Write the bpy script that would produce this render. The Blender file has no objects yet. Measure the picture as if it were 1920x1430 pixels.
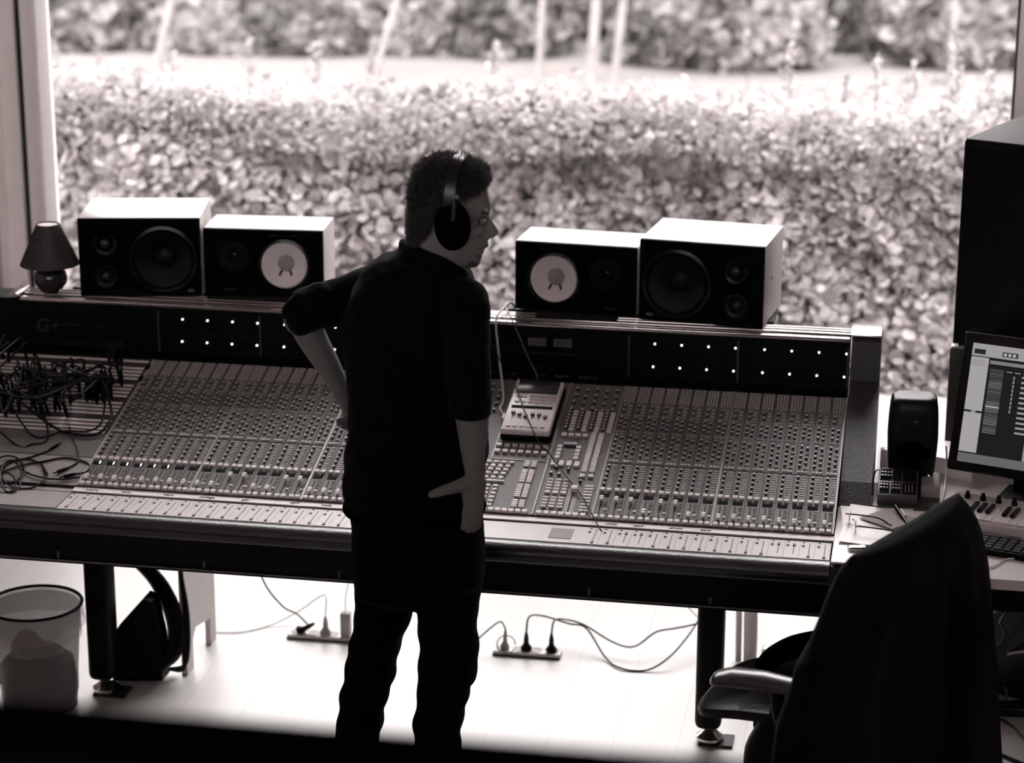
import bpy, bmesh, math, random
import numpy as np
from mathutils import Vector, Matrix

S = bpy.context.scene
COL = S.collection
rnd = random.Random(7)
PI = math.pi

# ---------------------------------------------------------------- camera
F = 4325.6
PITCH, YAW, ROLL = 0.2930, 0.17995, 0.00303
CP = Vector((2.338, -5.909, 2.993))
_Rz = Matrix.Rotation(YAW, 3, 'Z')
FW = _Rz @ Vector((0, math.cos(PITCH), -math.sin(PITCH)))
U0 = _Rz @ Vector((0, math.sin(PITCH), math.cos(PITCH)))
R0 = _Rz @ Vector((1, 0, 0))
RR = math.cos(ROLL) * R0 + math.sin(ROLL) * U0
UU = -math.sin(ROLL) * R0 + math.cos(ROLL) * U0
cam = bpy.data.cameras.new('camera')
cam.sensor_width = 36.0
cam.lens = F / 1920 * 36
cam.clip_start = 0.05
cam.clip_end = 300
cam.dof.use_dof = True
cam.dof.focus_distance = 6.25
cam.dof.aperture_fstop = 2.3
camo = bpy.data.objects.new('camera', cam)
COL.objects.link(camo)
M3 = Matrix((RR, UU, -FW)).transposed()
camo.matrix_world = Matrix.Translation(CP) @ M3.to_4x4()
S.camera = camo

# ---------------------------------------------------------------- sky, exposure
S.view_settings.view_transform = 'Standard'
S.view_settings.look = 'None'
S.view_settings.gamma = 1
S.view_settings.use_curve_mapping = False
S.view_settings.exposure = 0.0
S.cycles.use_denoising = True
S.cycles.max_bounces = 8
S.cycles.diffuse_bounces = 5
S.cycles.transparent_max_bounces = 12
S.cycles.caustics_reflective = False
S.cycles.caustics_refractive = False
SKY = 12.0
w = bpy.data.worlds.new('overcast_sky')
S.world = w
w.use_nodes = True
nt = w.node_tree
nt.nodes.clear()
o_ = nt.nodes.new('ShaderNodeOutputWorld')
bg = nt.nodes.new('ShaderNodeBackground')
tc = nt.nodes.new('ShaderNodeTexCoord')
sx = nt.nodes.new('ShaderNodeSeparateXYZ')
mr = nt.nodes.new('ShaderNodeMapRange')
mr.inputs[1].default_value = -0.05
mr.inputs[2].default_value = 1.0
mr.inputs[3].default_value = 0.55
mr.inputs[4].default_value = 1.35
mu = nt.nodes.new('ShaderNodeMath'); mu.operation = 'MULTIPLY'; mu.inputs[1].default_value = SKY
nt.links.new(tc.outputs['Generated'], sx.inputs[0])
nt.links.new(sx.outputs['Z'], mr.inputs[0])
nt.links.new(mr.outputs[0], mu.inputs[0])
nt.links.new(mu.outputs[0], bg.inputs['Strength'])
bg.inputs['Color'].default_value = (1.0, 0.967, 0.955, 1)
nt.links.new(bg.outputs[0], o_.inputs[0])


def W(x, y, Y):
    """point of the vertical plane at depth Y that is seen at photo pixel x, y"""
    d = FW * F + RR * (x - 960) - UU * (y - 715)
    return CP + d * ((Y - CP.y) / d.y)


def WZ(x, y, Z):
    d = FW * F + RR * (x - 960) - UU * (y - 715)
    return CP + d * ((Z - CP.z) / d.z)


# ---------------------------------------------------------------- materials
_mats = {}


def mat(name, v, rough=0.5, spec=0.5, metal=0.0, noise=0.0, nscale=20.0, bump=0.0, bscale=200.0, emit=0.0, coat=0.0, sheen=0.0, trans=0.0):
    if name in _mats:
        return _mats[name]
    m = bpy.data.materials.new(name)
    m.use_nodes = True
    n = m.node_tree.nodes
    l = m.node_tree.links
    p = n['Principled BSDF']
    c = (v * 1.065, v * 0.975, v * 0.965, 1)
    p.inputs['Roughness'].default_value = rough
    p.inputs['Specular IOR Level'].default_value = spec
    p.inputs['Metallic'].default_value = metal
    p.inputs['Coat Weight'].default_value = coat
    p.inputs['Sheen Weight'].default_value = sheen
    p.inputs['Base Color'].default_value = c
    co = n.new('ShaderNodeTexCoord')
    if noise > 0:
        t = n.new('ShaderNodeTexNoise'); t.inputs['Scale'].default_value = nscale; t.inputs['Detail'].default_value = 5
        r = n.new('ShaderNodeMapRange'); r.inputs[3].default_value = 1 - noise; r.inputs[4].default_value = 1 + noise
        r.inputs[1].default_value = 0.25; r.inputs[2].default_value = 0.75
        x = n.new('ShaderNodeVectorMath'); x.operation = 'SCALE'
        x.inputs[0].default_value = c[:3]
        l.new(co.outputs['Object'], t.inputs['Vector']); l.new(t.outputs[0], r.inputs[0])
        l.new(r.outputs[0], x.inputs['Scale']); l.new(x.outputs[0], p.inputs['Base Color'])
    if bump > 0:
        t = n.new('ShaderNodeTexNoise'); t.inputs['Scale'].default_value = bscale; t.inputs['Detail'].default_value = 3
        b = n.new('ShaderNodeBump'); b.inputs['Strength'].default_value = bump; b.inputs['Distance'].default_value = 0.01
        l.new(co.outputs['Object'], t.inputs['Vector']); l.new(t.outputs[0], b.inputs['Height'])
        l.new(b.outputs[0], p.inputs['Normal'])
    if emit > 0:
        p.inputs['Emission Color'].default_value = (1, 0.97, 0.95, 1)
        p.inputs['Emission Strength'].default_value = emit
    if trans > 0:
        out = n['Material Output']
        tr = n.new('ShaderNodeBsdfTransparent')
        mx = n.new('ShaderNodeMixShader'); mx.inputs[0].default_value = trans
        l.new(p.outputs[0], mx.inputs[1]); l.new(tr.outputs[0], mx.inputs[2]); l.new(mx.outputs[0], out.inputs[0])
    _mats[name] = m
    return m


def glass_mat():
    m = bpy.data.materials.new('window_glass')
    m.use_nodes = True
    n = m.node_tree.nodes; l = m.node_tree.links
    n.remove(n['Principled BSDF'])
    out = n['Material Output']
    tr = n.new('ShaderNodeBsdfTransparent'); tr.inputs[0].default_value = (0.95, 0.95, 0.95, 1)
    gl = n.new('ShaderNodeBsdfGlossy'); gl.inputs['Roughness'].default_value = 0.02
    fr = n.new('ShaderNodeFresnel'); fr.inputs[0].default_value = 1.3
    mx = n.new('ShaderNodeMixShader')
    l.new(fr.outputs[0], mx.inputs[0]); l.new(tr.outputs[0], mx.inputs[1]); l.new(gl.outputs[0], mx.inputs[2])
    l.new(mx.outputs[0], out.inputs[0])
    return m


def leaf_mat(name, v, var=0.5, tl=0.4, clump=0.0, cscale=1.2):
    m = bpy.data.materials.new(name)
    m.use_nodes = True
    n = m.node_tree.nodes; l = m.node_tree.links
    n.remove(n['Principled BSDF'])
    out = n['Material Output']
    geo = n.new('ShaderNodeNewGeometry')
    mrr = n.new('ShaderNodeMapRange')
    mrr.inputs[3].default_value = v * (1 - var); mrr.inputs[4].default_value = v * (1 + var)
    l.new(geo.outputs['Random Per Island'], mrr.inputs[0])
    src = mrr.outputs[0]
    if clump > 0:
        co = n.new('ShaderNodeTexCoord')
        t = n.new('ShaderNodeTexNoise'); t.inputs['Scale'].default_value = cscale; t.inputs['Detail'].default_value = 2
        r2 = n.new('ShaderNodeMapRange'); r2.inputs[1].default_value = 0.35; r2.inputs[2].default_value = 0.65
        r2.inputs[3].default_value = 1 - clump; r2.inputs[4].default_value = 1 + clump
        mm = n.new('ShaderNodeMath'); mm.operation = 'MULTIPLY'
        l.new(co.outputs['Object'], t.inputs['Vector']); l.new(t.outputs[0], r2.inputs[0])
        l.new(r2.outputs[0], mm.inputs[0]); l.new(src, mm.inputs[1]); src = mm.outputs[0]
    cb = n.new('ShaderNodeCombineColor')
    for i, k in enumerate((1.06, 0.975, 0.970)):
        q = n.new('ShaderNodeMath'); q.operation = 'MULTIPLY'; q.inputs[1].default_value = k
        l.new(src, q.inputs[0]); l.new(q.outputs[0], cb.inputs[i])
    d = n.new('ShaderNodeBsdfDiffuse'); t2 = n.new('ShaderNodeBsdfTranslucent')
    mx = n.new('ShaderNodeMixShader'); mx.inputs[0].default_value = tl
    gl = n.new('ShaderNodeBsdfGlossy'); gl.inputs['Roughness'].default_value = 0.45
    gl.inputs[0].default_value = (1, 0.98, 0.97, 1)
    mx2 = n.new('ShaderNodeMixShader'); mx2.inputs[0].default_value = 0.03
    l.new(cb.outputs[0], d.inputs[0]); l.new(cb.outputs[0], t2.inputs[0])
    l.new(d.outputs[0], mx.inputs[1]); l.new(t2.outputs[0], mx.inputs[2])
    l.new(mx.outputs[0], mx2.inputs[1]); l.new(gl.outputs[0], mx2.inputs[2]); l.new(mx2.outputs[0], out.inputs[0])
    return m


BLACK = mat('satin_black', 0.0025, 0.5, 0.12, noise=0.2)
BLACKGLOSS = mat('gloss_black', 0.003, 0.25, 0.25, noise=0.1)
BLACKMATTE = mat('matte_black', 0.0015, 0.95, 0.0, noise=0.2)
BAFFLE = mat('speaker_baffle_black', 0.002, 0.7, 0.04, noise=0.2)
CABINET = mat('pale_cabinet_veneer', 0.62, 0.35, 0.6, noise=0.05, nscale=8)
PANEL = mat('console_grey_panel', 0.15, 0.55, 0.4, noise=0.08, nscale=15)
PANELMID = mat('console_mid_panel', 0.30, 0.5, 0.4, noise=0.05)
SEAM = mat('panel_seam_dark', 0.04, 0.6, 0.2, noise=0.1)
STRIP = mat('light_divider_metal', 0.5, 0.4, 0.5, noise=0.05)
WHITESTRIP = mat('white_scribble_tape', 0.9, 0.5, 0.5, noise=0.03)
FADERPAN = mat('pale_small_fader_panel', 0.60, 0.45, 0.5, noise=0.04)
LEATHER = mat('padded_leather', 0.006, 0.30, 0.7, noise=0.2, bump=0.12, bscale=120)
KNOBSIDE = mat('knob_dark_plastic', 0.05, 0.4, 0.5, noise=0.1)
KNOBTOP = mat('knob_light_cap', 0.62, 0.4, 0.5, noise=0.1)
BTN = mat('light_grey_button', 0.74, 0.4, 0.5, noise=0.06)
BTNMID = mat('mid_grey_button', 0.40, 0.45, 0.5, noise=0.08)
DOTM = mat('tiny_grey_button', 0.50, 0.5, 0.4, noise=0.1)
FCAP = mat('fader_cap_plastic', 0.80, 0.4, 0.5, noise=0.05)
SLOT = mat('slot_black', 0.004, 0.8, 0.1, noise=0.1)
LED = mat('lit_indicator', 0.8, 0.5, emit=2.0)
INK = mat('ink_dark', 0.03, 0.6, 0.2, noise=0.1)
PRINTLT = mat('print_light', 0.35, 0.6, 0.2, noise=0.05)
PRINTDIM = mat('print_dim', 0.02, 0.6, 0.2, noise=0.1)
RAIL = mat('brushed_rail', 0.60, 0.17, 0.9, metal=1.0, noise=0.05)
JACKM = mat('jack_field_metal', 0.92, 0.25, 0.8, metal=0.0, noise=0.1)
CABLEB = mat('black_cable_rubber', 0.004, 0.45, 0.25, noise=0.1)
CABLEW = mat('white_cable', 0.7, 0.4, 0.5, noise=0.05)
CHROME = mat('chrome', 0.7, 0.15, 0.8, metal=1.0, noise=0.05)
PALEPL = mat('pale_plastic', 0.75, 0.3, 0.5, noise=0.03)
LCD = mat('lcd_dark', 0.03, 0.25, 0.5, noise=0.3, nscale=12)
CONE = mat('white_paper_cone', 0.80, 0.7, 0.2, noise=0.03)
CAPGREY = mat('grey_dust_cap', 0.33, 0.6, 0.3, noise=0.05)
DARKCONE = mat('dark_cone', 0.003, 0.35, 0.25, noise=0.1)
FRAMEW = mat('window_frame_paint', 0.9, 0.4, 0.4, noise=0.03)
GASKET = mat('dark_gasket', 0.02, 0.7, 0.2, noise=0.1)
WALLD = mat('painted_wall', 0.55, 0.9, 0.1, noise=0.06, nscale=3)
CEIL = mat('ceiling_plaster', 0.80, 0.9, 0.1, noise=0.04, nscale=3)
DESK = mat('pale_desk_laminate', 0.75, 0.32, 0.6, noise=0.03, nscale=6)
PAPER = mat('white_paper', 0.9, 0.38, 0.6, noise=0.03)
PAPERG = mat('grey_paper', 0.42, 0.8, 0.2, noise=0.03)
SKIN = mat('skin', 0.13, 0.6, 0.15, noise=0.08, nscale=30)
HAIR = mat('short_hair', 0.010, 0.7, 0.15, noise=0.35, nscale=60, sheen=0.1)
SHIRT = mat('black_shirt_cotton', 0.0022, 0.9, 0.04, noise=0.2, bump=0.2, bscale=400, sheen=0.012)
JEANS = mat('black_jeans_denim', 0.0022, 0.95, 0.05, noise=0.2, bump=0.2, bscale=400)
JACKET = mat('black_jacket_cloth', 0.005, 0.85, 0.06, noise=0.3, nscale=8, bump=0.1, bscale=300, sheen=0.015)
DARKPL = mat('dark_shiny_plastic', 0.02, 0.25, 0.6, noise=0.1)
MESHW = mat('seat_mesh_weave', 0.03, 0.5, 0.4, noise=0.2)
LAMPSH = leaf_mat('dark_fabric_shade', 0.07, 0.05, 0.5, clump=0.2, cscale=60)
LAMPIN = mat('white_shade_lining', 0.85, 0.7, 0.2, noise=0.02)
CERAMIC = mat('glazed_ceramic', 0.02, 0.15, 0.7, noise=0.2)


# ---------------------------------------------------------------- mesh builder
class MB:
    def __init__(s):
        s.v = []; s.f = []; s.m = []; s.mi = 0

    def add(s, vs, fs):
        b = len(s.v)
        s.v.extend([Vector(q) for q in vs])
        for f in fs:
            s.f.append([i + b for i in f]); s.m.append(s.mi)

    def box(s, c, d, R=None):
        x, y, z = [k / 2 for k in d]
        vs = [Vector((i * x, j * y, k * z)) for i in (-1, 1) for j in (-1, 1) for k in (-1, 1)]
        if R is not None: vs = [R @ q for q in vs]
        c = Vector(c)
        s.add([c + q for q in vs], [(0, 1, 3, 2), (4, 6, 7, 5), (0, 4, 5, 1), (2, 3, 7, 6), (0, 2, 6, 4), (1, 5, 7, 3)])
        return s

    def rbox(s, c, d, r, R=None, seg=2):
        bm = bmesh.new()
        bmesh.ops.create_cube(bm, size=1)
        for q in bm.verts: q.co = Vector((q.co.x * d[0], q.co.y * d[1], q.co.z * d[2]))
        bmesh.ops.bevel(bm, geom=bm.edges[:], offset=r, segments=seg, affect='EDGES', profile=0.5)
        c = Vector(c)
        bm.verts.index_update()
        s.add([c + (R @ q.co if R is not None else q.co) for q in bm.verts], [[q.index for q in f.verts] for f in bm.faces])
        bm.free()
        return s

    def ring(s, rings, cap=True, closed=False):
        n = len(rings[0]); vs = [p for r in rings for p in r]; fs = []
        m = len(rings)
        for i in range(m if closed else m - 1):
            a = i * n; b = ((i + 1) % m) * n
            for j in range(n):
                k = (j + 1) % n
                fs.append((a + j, a + k, b + k, b + j))
        if cap and not closed:
            fs.append(tuple(range(n - 1, -1, -1)))
            fs.append(tuple(range((m - 1) * n, m * n)))
        s.add(vs, fs)
        return s

    def cyl(s, p0, p1, r0, r1=None, n=16, cap=True):
        p0 = Vector(p0); p1 = Vector(p1); r1 = r0 if r1 is None else r1
        return s.lathe([(r0, 0), (r1, (p1 - p0).length)], p0, p1 - p0, n, cap)

    def lathe(s, prof, o=(0, 0, 0), ax=(0, 0, 1), n=32, cap=True):
        o = Vector(o); ax = Vector(ax).normalized()
        u = ax.orthogonal().normalized(); v = ax.cross(u)
        rings = []
        for r, h in prof:
            r = max(r, 1e-5)
            rings.append([o + ax * h + (u * math.cos(2 * PI * k / n) + v * math.sin(2 * PI * k / n)) * r for k in range(n)])
        return s.ring(rings, cap)

    def tube(s, pts, r, n=8, smooth=4, closed=False):
        pts = [Vector(p) for p in pts]
        if smooth > 1: pts = catmull(pts, smooth, closed)
        rs = r if isinstance(r, (list, tuple)) else None
        N = len(pts); rings = []
        prev = None
        for i, p in enumerate(pts):
            if closed: t = pts[(i + 1) % N] - pts[i - 1]
            else: t = pts[min(i + 1, N - 1)] - pts[max(i - 1, 0)]
            if t.length < 1e-9: t = Vector((0, 0, 1))
            t.normalize()
            if closed:
                nw = Vector((0, 0, 0))
                for a_ in range(N): nw += (pts[a_] - pts[0]).cross(pts[(a_ + 1) % N] - pts[0])
                nw.normalize(); u = nw - t * nw.dot(t)
                u = u.normalized() if u.length > 1e-6 else t.orthogonal().normalized()
            elif prev is None: u = t.orthogonal().normalized()
            else:
                u = prev - t * prev.dot(t)
                if u.length < 1e-6: u = t.orthogonal()
                u.normalize()
            prev = u; v = t.cross(u)
            if rs:
                q = i / (N - 1) * (len(rs) - 1); a = int(q); b = min(a + 1, len(rs) - 1); rad = rs[a] * (1 - q + a) + rs[b] * (q - a)
            else: rad = r
            rings.append([p + (u * math.cos(2 * PI * k / n) + v * math.sin(2 * PI * k / n)) * rad for k in range(n)])
        return s.ring(rings, not closed, closed)

    def prism(s, poly, a, b, axis='X'):
        """poly: 2D outline, extruded along axis from a to b"""
        def P(u, v, w):
            return {'X': (w, u, v), 'Y': (u, w, v), 'Z': (u, v, w)}[axis]
        return s.ring([[Vector(P(u, v, a)) for u, v in poly], [Vector(P(u, v, b)) for u, v in poly]])

    def capsule(s, p0, p1, r0, r1, n=14):
        p0 = Vector(p0); p1 = Vector(p1); L = (p1 - p0).length
        prof = []
        for k in range(0, 6):
            a = PI / 2 * (1 - k / 5); prof.append((r0 * math.cos(a), -r0 * math.sin(a)))
        for k in range(0, 6):
            a = PI / 2 * k / 5; prof.append((r1 * math.cos(a), L + r1 * math.sin(a)))
        return s.lathe(prof, p0, p1 - p0 if L > 1e-6 else Vector((0, 0, 1)), n)

    def ell(s, c, rad, R=None, n=16):
        c = Vector(c); rings = []
        for i in range(n + 1):
            a = -PI / 2 + PI * i / n
            ring = []
            for k in range(n):
                b = 2 * PI * k / n
                q = Vector((max(math.cos(a), 1e-4) * math.cos(b) * rad[0], max(math.cos(a), 1e-4) * math.sin(b) * rad[1], math.sin(a) * rad[2]))
                ring.append(c + (R @ q if R is not None else q))
            rings.append(ring)
        return s.ring(rings)

    def mesh(s, name, mats, off=None, smooth=True):
        me = bpy.data.meshes.new(name)
        vs = [tuple(q - off) for q in s.v] if off is not None else [tuple(q) for q in s.v]
        me.from_pydata(vs, [], s.f)
        for k in (mats if isinstance(mats, (list, tuple)) else [mats]): me.materials.append(k)
        if isinstance(mats, (list, tuple)) and len(mats) > 1: me.polygons.foreach_set('material_index', s.m)
        bm = bmesh.new(); bm.from_mesh(me)
        bmesh.ops.recalc_face_normals(bm, faces=bm.faces[:])
        bm.to_mesh(me); bm.free()
        if smooth:
            me.polygons.foreach_set('use_smooth', [True] * len(me.polygons))
            try: me.set_sharp_from_angle(angle=math.radians(38))
            except Exception: pass
        me.update()
        return me

    def build(s, name, mats, parent=None, smooth=True, world=True, root=None):
        """one object; verts given in world coordinates are moved into the root's frame"""
        off = None
        rt = root
        if parent is not None and world:
            rt = parent
            while rt.parent: rt = rt.parent
            off = rt.location
        me = s.mesh(name, mats, off, smooth)
        o = bpy.data.objects.new(name, me)
        COL.objects.link(o)
        if parent is not None: o.parent = parent
        return o


def catmull(p, k, closed=False):
    out = []; N = len(p)
    rng = range(N if closed else N - 1)
    for i in rng:
        if closed: a, b, c, d = p[i - 1], p[i], p[(i + 1) % N], p[(i + 2) % N]
        else: a, b, c, d = p[max(i - 1, 0)], p[i], p[i + 1], p[min(i + 2, N - 1)]
        for j in range(k):
            t = j / k
            out.append(0.5 * ((2 * b) + (c - a) * t + (2 * a - 5 * b + 4 * c - d) * t * t + (3 * b - a - 3 * c + d) * t ** 3))
    if not closed: out.append(p[-1])
    return out


def tag(o, label=None, cat=None, group=None, kind=None):
    if label: o['label'] = label
    if cat: o['category'] = cat
    if group: o['group'] = group
    if kind: o['kind'] = kind
    return o


def thing(name, label, cat, loc=(0, 0, 0), rz=0.0, group=None):
    o = bpy.data.objects.new(name, None)
    o.empty_display_size = 0.05
    COL.objects.link(o)
    o.location = loc; o.rotation_euler = (0, 0, rz)
    return tag(o, label, cat, group)


def copy_tree(o, parent=None):
    c = o.copy(); COL.objects.link(c); c.parent = parent
    for ch in [k for k in COL.objects if k.parent == o]: copy_tree(ch, c)
    return c


def rep(name, me, parent, mats4, limit=100):
    """instances of one part: the nearest ones as objects, the rest as one mesh"""
    off = parent.location
    mats4 = sorted(mats4, key=lambda m: (m.translation - CP).length)
    for m in mats4[:limit]:
        o = bpy.data.objects.new(name, me); COL.objects.link(o); o.parent = parent
        m2 = m.copy(); m2.translation = m.translation - off
        o.matrix_local = m2
    rest = mats4[limit:]
    if rest:
        nv = len(me.vertices)
        co = np.empty(nv * 3); me.vertices.foreach_get('co', co); co = co.reshape(-1, 3)
        faces = [tuple(p.vertices) for p in me.polygons]; mi = [p.material_index for p in me.polygons]
        V = []; Fc = []; MI = []
        for i, m in enumerate(rest):
            A = np.array(m)
            V.append(co @ A[:3, :3].T + A[:3, 3] - np.array(off))
            b = i * nv
            Fc.extend([tuple(k + b for k in f) for f in faces]); MI.extend(mi)
        m2 = bpy.data.meshes.new(name + '_field')
        m2.from_pydata(np.concatenate(V).tolist(), [], Fc)
        for k in me.materials: m2.materials.append(k)
        m2.polygons.foreach_set('material_index', MI)
        m2.update()
        o = bpy.data.objects.new(name + '_field', m2); COL.objects.link(o); o.parent = parent
        o['kind'] = 'stuff'


def remesh(mb, name, mats, parent, voxel=0.006, smooth=4, disp=None):
    o = mb.build(name, mats, parent)
    md = o.modifiers.new('r', 'REMESH'); md.mode = 'VOXEL'; md.voxel_size = voxel; md.use_smooth_shade = True
    if smooth:
        ms = o.modifiers.new('s', 'SMOOTH'); ms.iterations = smooth; ms.factor = 0.5
    bpy.context.view_layer.update()
    dg = bpy.context.evaluated_depsgraph_get()
    me = bpy.data.meshes.new_from_object(o.evaluated_get(dg))
    me.name = name
    o.modifiers.clear()
    old = o.data; o.data = me; bpy.data.meshes.remove(old)
    if not me.materials:
        for k in (mats if isinstance(mats, (list, tuple)) else [mats]): me.materials.append(k)
    if disp:
        n = len(me.vertices); co = np.empty(n * 3); me.vertices.foreach_get('co', co)
        no = np.empty(n * 3); me.vertices.foreach_get('normal', no)
        co = co.reshape(-1, 3); no = no.reshape(-1, 3)
        co += no * disp(co + np.array(parent.location if parent else (0, 0, 0)))[:, None]
        me.vertices.foreach_set('co', co.ravel())
    me.polygons.foreach_set('use_smooth', [True] * len(me.polygons))
    me.update()
    return o


def text_mesh(txt, size, name='lettering', shear=0.0, extrude=0.0008):
    cu = bpy.data.curves.new(name, 'FONT')
    cu.body = txt; cu.size = size; cu.extrude = extrude; cu.shear = shear
    cu.align_x = 'LEFT'; cu.resolution_u = 3
    o = bpy.data.objects.new(name, cu); COL.objects.link(o)
    bpy.context.view_layer.update()
    me = bpy.data.meshes.new_from_object(o.evaluated_get(bpy.context.evaluated_depsgraph_get()))
    bpy.data.objects.remove(o); bpy.data.curves.remove(cu)
    return me


def put_text(txt, size, M, mt, parent, name='lettering', shear=0.0):
    me = text_mesh(txt, size, name, shear)
    me.materials.clear(); me.materials.append(mt)
    o = bpy.data.objects.new(name, me); COL.objects.link(o)
    o.parent = parent
    m2 = M.copy()
    if parent:
        rt = parent
        while rt.parent: rt = rt.parent
        m2.translation = M.translation - rt.location
    o.matrix_local = m2
    return o


# ================================================================ SETTING
def struct(name, mb, m, **k):
    return tag(mb.build(name, m, **k), kind='structure')


WY = 2.0          # inner face of the window wall
XL, XR = -2.4, 4.4
YB = -7.6
ZC = 3.75
# floor: pale boards
fm = mat('pale_floor_boards', 0.80, 0.38, 0.5)
n = fm.node_tree.nodes; l = fm.node_tree.links; p = n['Principled BSDF']
co = n.new('ShaderNodeTexCoord'); br = n.new('ShaderNodeTexBrick')
br.inputs['Scale'].default_value = 1.0; br.inputs['Brick Width'].default_value = 1.6; br.inputs['Row Height'].default_value = 0.19
br.inputs['Mortar Size'].default_value = 0.0022; br.inputs['Mortar Smooth'].default_value = 0.3
br.inputs['Color1'].default_value = (0.83, 0.79, 0.775, 1); br.inputs['Color2'].default_value = (0.78, 0.74, 0.73, 1)
br.inputs['Mortar'].default_value = (0.70, 0.665, 0.655, 1)
mp = n.new('ShaderNodeMapping'); mp.inputs['Rotation'].default_value = (0, 0, PI / 2)
l.new(co.outputs['Object'], mp.inputs[0]); l.new(mp.outputs[0], br.inputs['Vector']); l.new(br.outputs[0], p.inputs['Base Color'])
struct('floor', MB().box(((XL + XR) / 2, (YB + WY) / 2, -0.05), (XR - XL, WY - YB, 0.1)), fm)
struct('ceiling', MB().box(((XL + XR) / 2, (YB + WY) / 2, ZC + 0.05), (XR - XL, WY - YB, 0.1)), CEIL)
struct('wall_left', MB().box((XL - 0.1, (YB + WY) / 2, ZC / 2), (0.2, WY - YB, ZC)), WALLD)
struct('wall_right', MB().box((XR + 0.1, (YB + WY) / 2, ZC / 2), (0.2, WY - YB, ZC)), WALLD)
bw = MB()
BX0, BX1, BZ0, BZ1 = -1.4, 3.4, 1.9, 3.5
bw.box(((XL + BX0) / 2, YB - 0.1, ZC / 2), (BX0 - XL, 0.2, ZC)); bw.box(((XR + BX1) / 2, YB - 0.1, ZC / 2), (XR - BX1, 0.2, ZC))
bw.box(((BX0 + BX1) / 2, YB - 0.1, BZ0 / 2), (BX1 - BX0, 0.2, BZ0)); bw.box(((BX0 + BX1) / 2, YB - 0.1, (ZC + BZ1) / 2), (BX1 - BX0, 0.2, ZC - BZ1))
struct('wall_back', bw, WALLD)
WX0, WX1, WZ1 = -1.035, 2.80, 3.45
mb = MB()
mb.box(((XL + WX0) / 2, WY + 0.1, ZC / 2), (WX0 - XL, 0.2, ZC))
mb.box(((XR + WX1) / 2, WY + 0.1, ZC / 2), (XR - WX1, 0.2, ZC))
mb.box(((WX0 + WX1) / 2, WY + 0.1, (ZC + WZ1) / 2), (WX1 - WX0, 0.2, ZC - WZ1))
struct('wall_window', mb, WALLD)
# window: stepped frame, dark gasket, inner bead
fr = MB()
for a, b, y0, y1 in ((WX0, -1.005, 1.985, 2.16), (-1.005, -0.945, 2.01, 2.16), (2.735, WX1, 2.01, 2.16)):
    fr.box(((a + b) / 2, (y0 + y1) / 2, WZ1 / 2), (b - a, y1 - y0, WZ1))
fr.box(((WX0 + WX1) / 2, 2.09, WZ1 - 0.05), (WX1 - WX0, 0.14, 0.1))
fr.box(((WX0 + WX1) / 2, 2.09, 0.03), (WX1 - WX0, 0.14, 0.06))
win = struct('window_1', fr, FRAMEW)
gk = MB()
gk.box((-0.935, 2.07, WZ1 / 2), (0.02, 0.08, WZ1 - 0.12)); gk.box((2.618, 2.07, WZ1 / 2), (0.006, 0.08, WZ1 - 0.12)); gk.box((2.728, 2.055, WZ1 / 2), (0.014, 0.06, WZ1 - 0.12))
gk.build('gasket', GASKET, win)
be = MB()
for a, b, y0 in ((-0.925, -0.868, 2.02), (-0.868, -0.85, 1.99), (2.621, 2.698, 2.03), (2.698, 2.721, 1.985)):
    be.rbox(((a + b) / 2, (y0 + 2.12) / 2, WZ1 / 2), (b - a, 2.12 - y0, WZ1 - 0.1), 0.003)
be.box((0.88, 2.07, WZ1 - 0.13), (3.5, 0.1, 0.06)); be.box((0.88, 2.07, 0.09), (3.5, 0.1, 0.06))
be.build('glazing_bead', FRAMEW, win)
MB().box(((-0.85 + 2.62) / 2, 2.10, WZ1 / 2), (3.55, 0.006, WZ1 - 0.2)).build('pane', glass_mat(), win, smooth=False)

# unseen high window behind the camera, added to give frontal fill light
fr = MB()
for xx in (BX0 + .03, (BX0 + BX1) / 2, BX1 - .03): fr.box((xx, YB - .08, (BZ0 + BZ1) / 2), (.06, .08, BZ1 - BZ0))
for zz in (BZ0 + .03, BZ1 - .03): fr.box(((BX0 + BX1) / 2, YB - .08, zz), (BX1 - BX0, .08, .06))
fill_win = struct('fill_window', fr, FRAMEW)
MB().box(((BX0 + BX1) / 2, YB - .08, (BZ0 + BZ1) / 2), (BX1 - BX0 - .1, .006, BZ1 - BZ0 - .1)).build('pane', glass_mat(), fill_win, smooth=False)

# dark parapet close to the camera and the raised floor behind it
struct('wall_parapet', MB().rbox(((XL + XR) / 2, -3.98, 1.0115), (XR - XL - 0.02, 0.12, 2.023), 0.004), BLACKMATTE)
struct('floor_raised', MB().box(((XL + XR) / 2, (YB - 4.05) / 2 - 0.0, 1.2), (XR - XL - 0.02, -4.05 - YB, 0.12)), WALLD)
# outdoors
gm = mat('pale_gravel', 0.30, 0.9, 0.1, noise=0.25, nscale=40)
struct('ground_terrace', MB().box((1.0, 3.2, -0.06), (26, 2.0, 0.1)), gm)
gr = MB()
N1, N2 = 26, 30
vs = []; fs = []
for j in range(N2 + 1):
    for i in range(N1 + 1):
        x = -22 + 44 * i / N1 + 0; yy = 4.2 + 30 * (j / N2) ** 1.6
        z = -0.01
        if yy > 5: z = 0.0 + 0.12 * math.sin(x * 0.7 + yy) * 0.3
        vs.append((x, yy, z))
for j in range(N2):
    for i in range(N1):
        a = j * (N1 + 1) + i
        fs.append((a, a + 1, a + N1 + 2, a + N1 + 1))
gr.add(vs, fs)
struct('ground_field', gr, mat('field_soil_grass', 0.125, 0.95, 0.0, noise=0.12, nscale=7))


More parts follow.
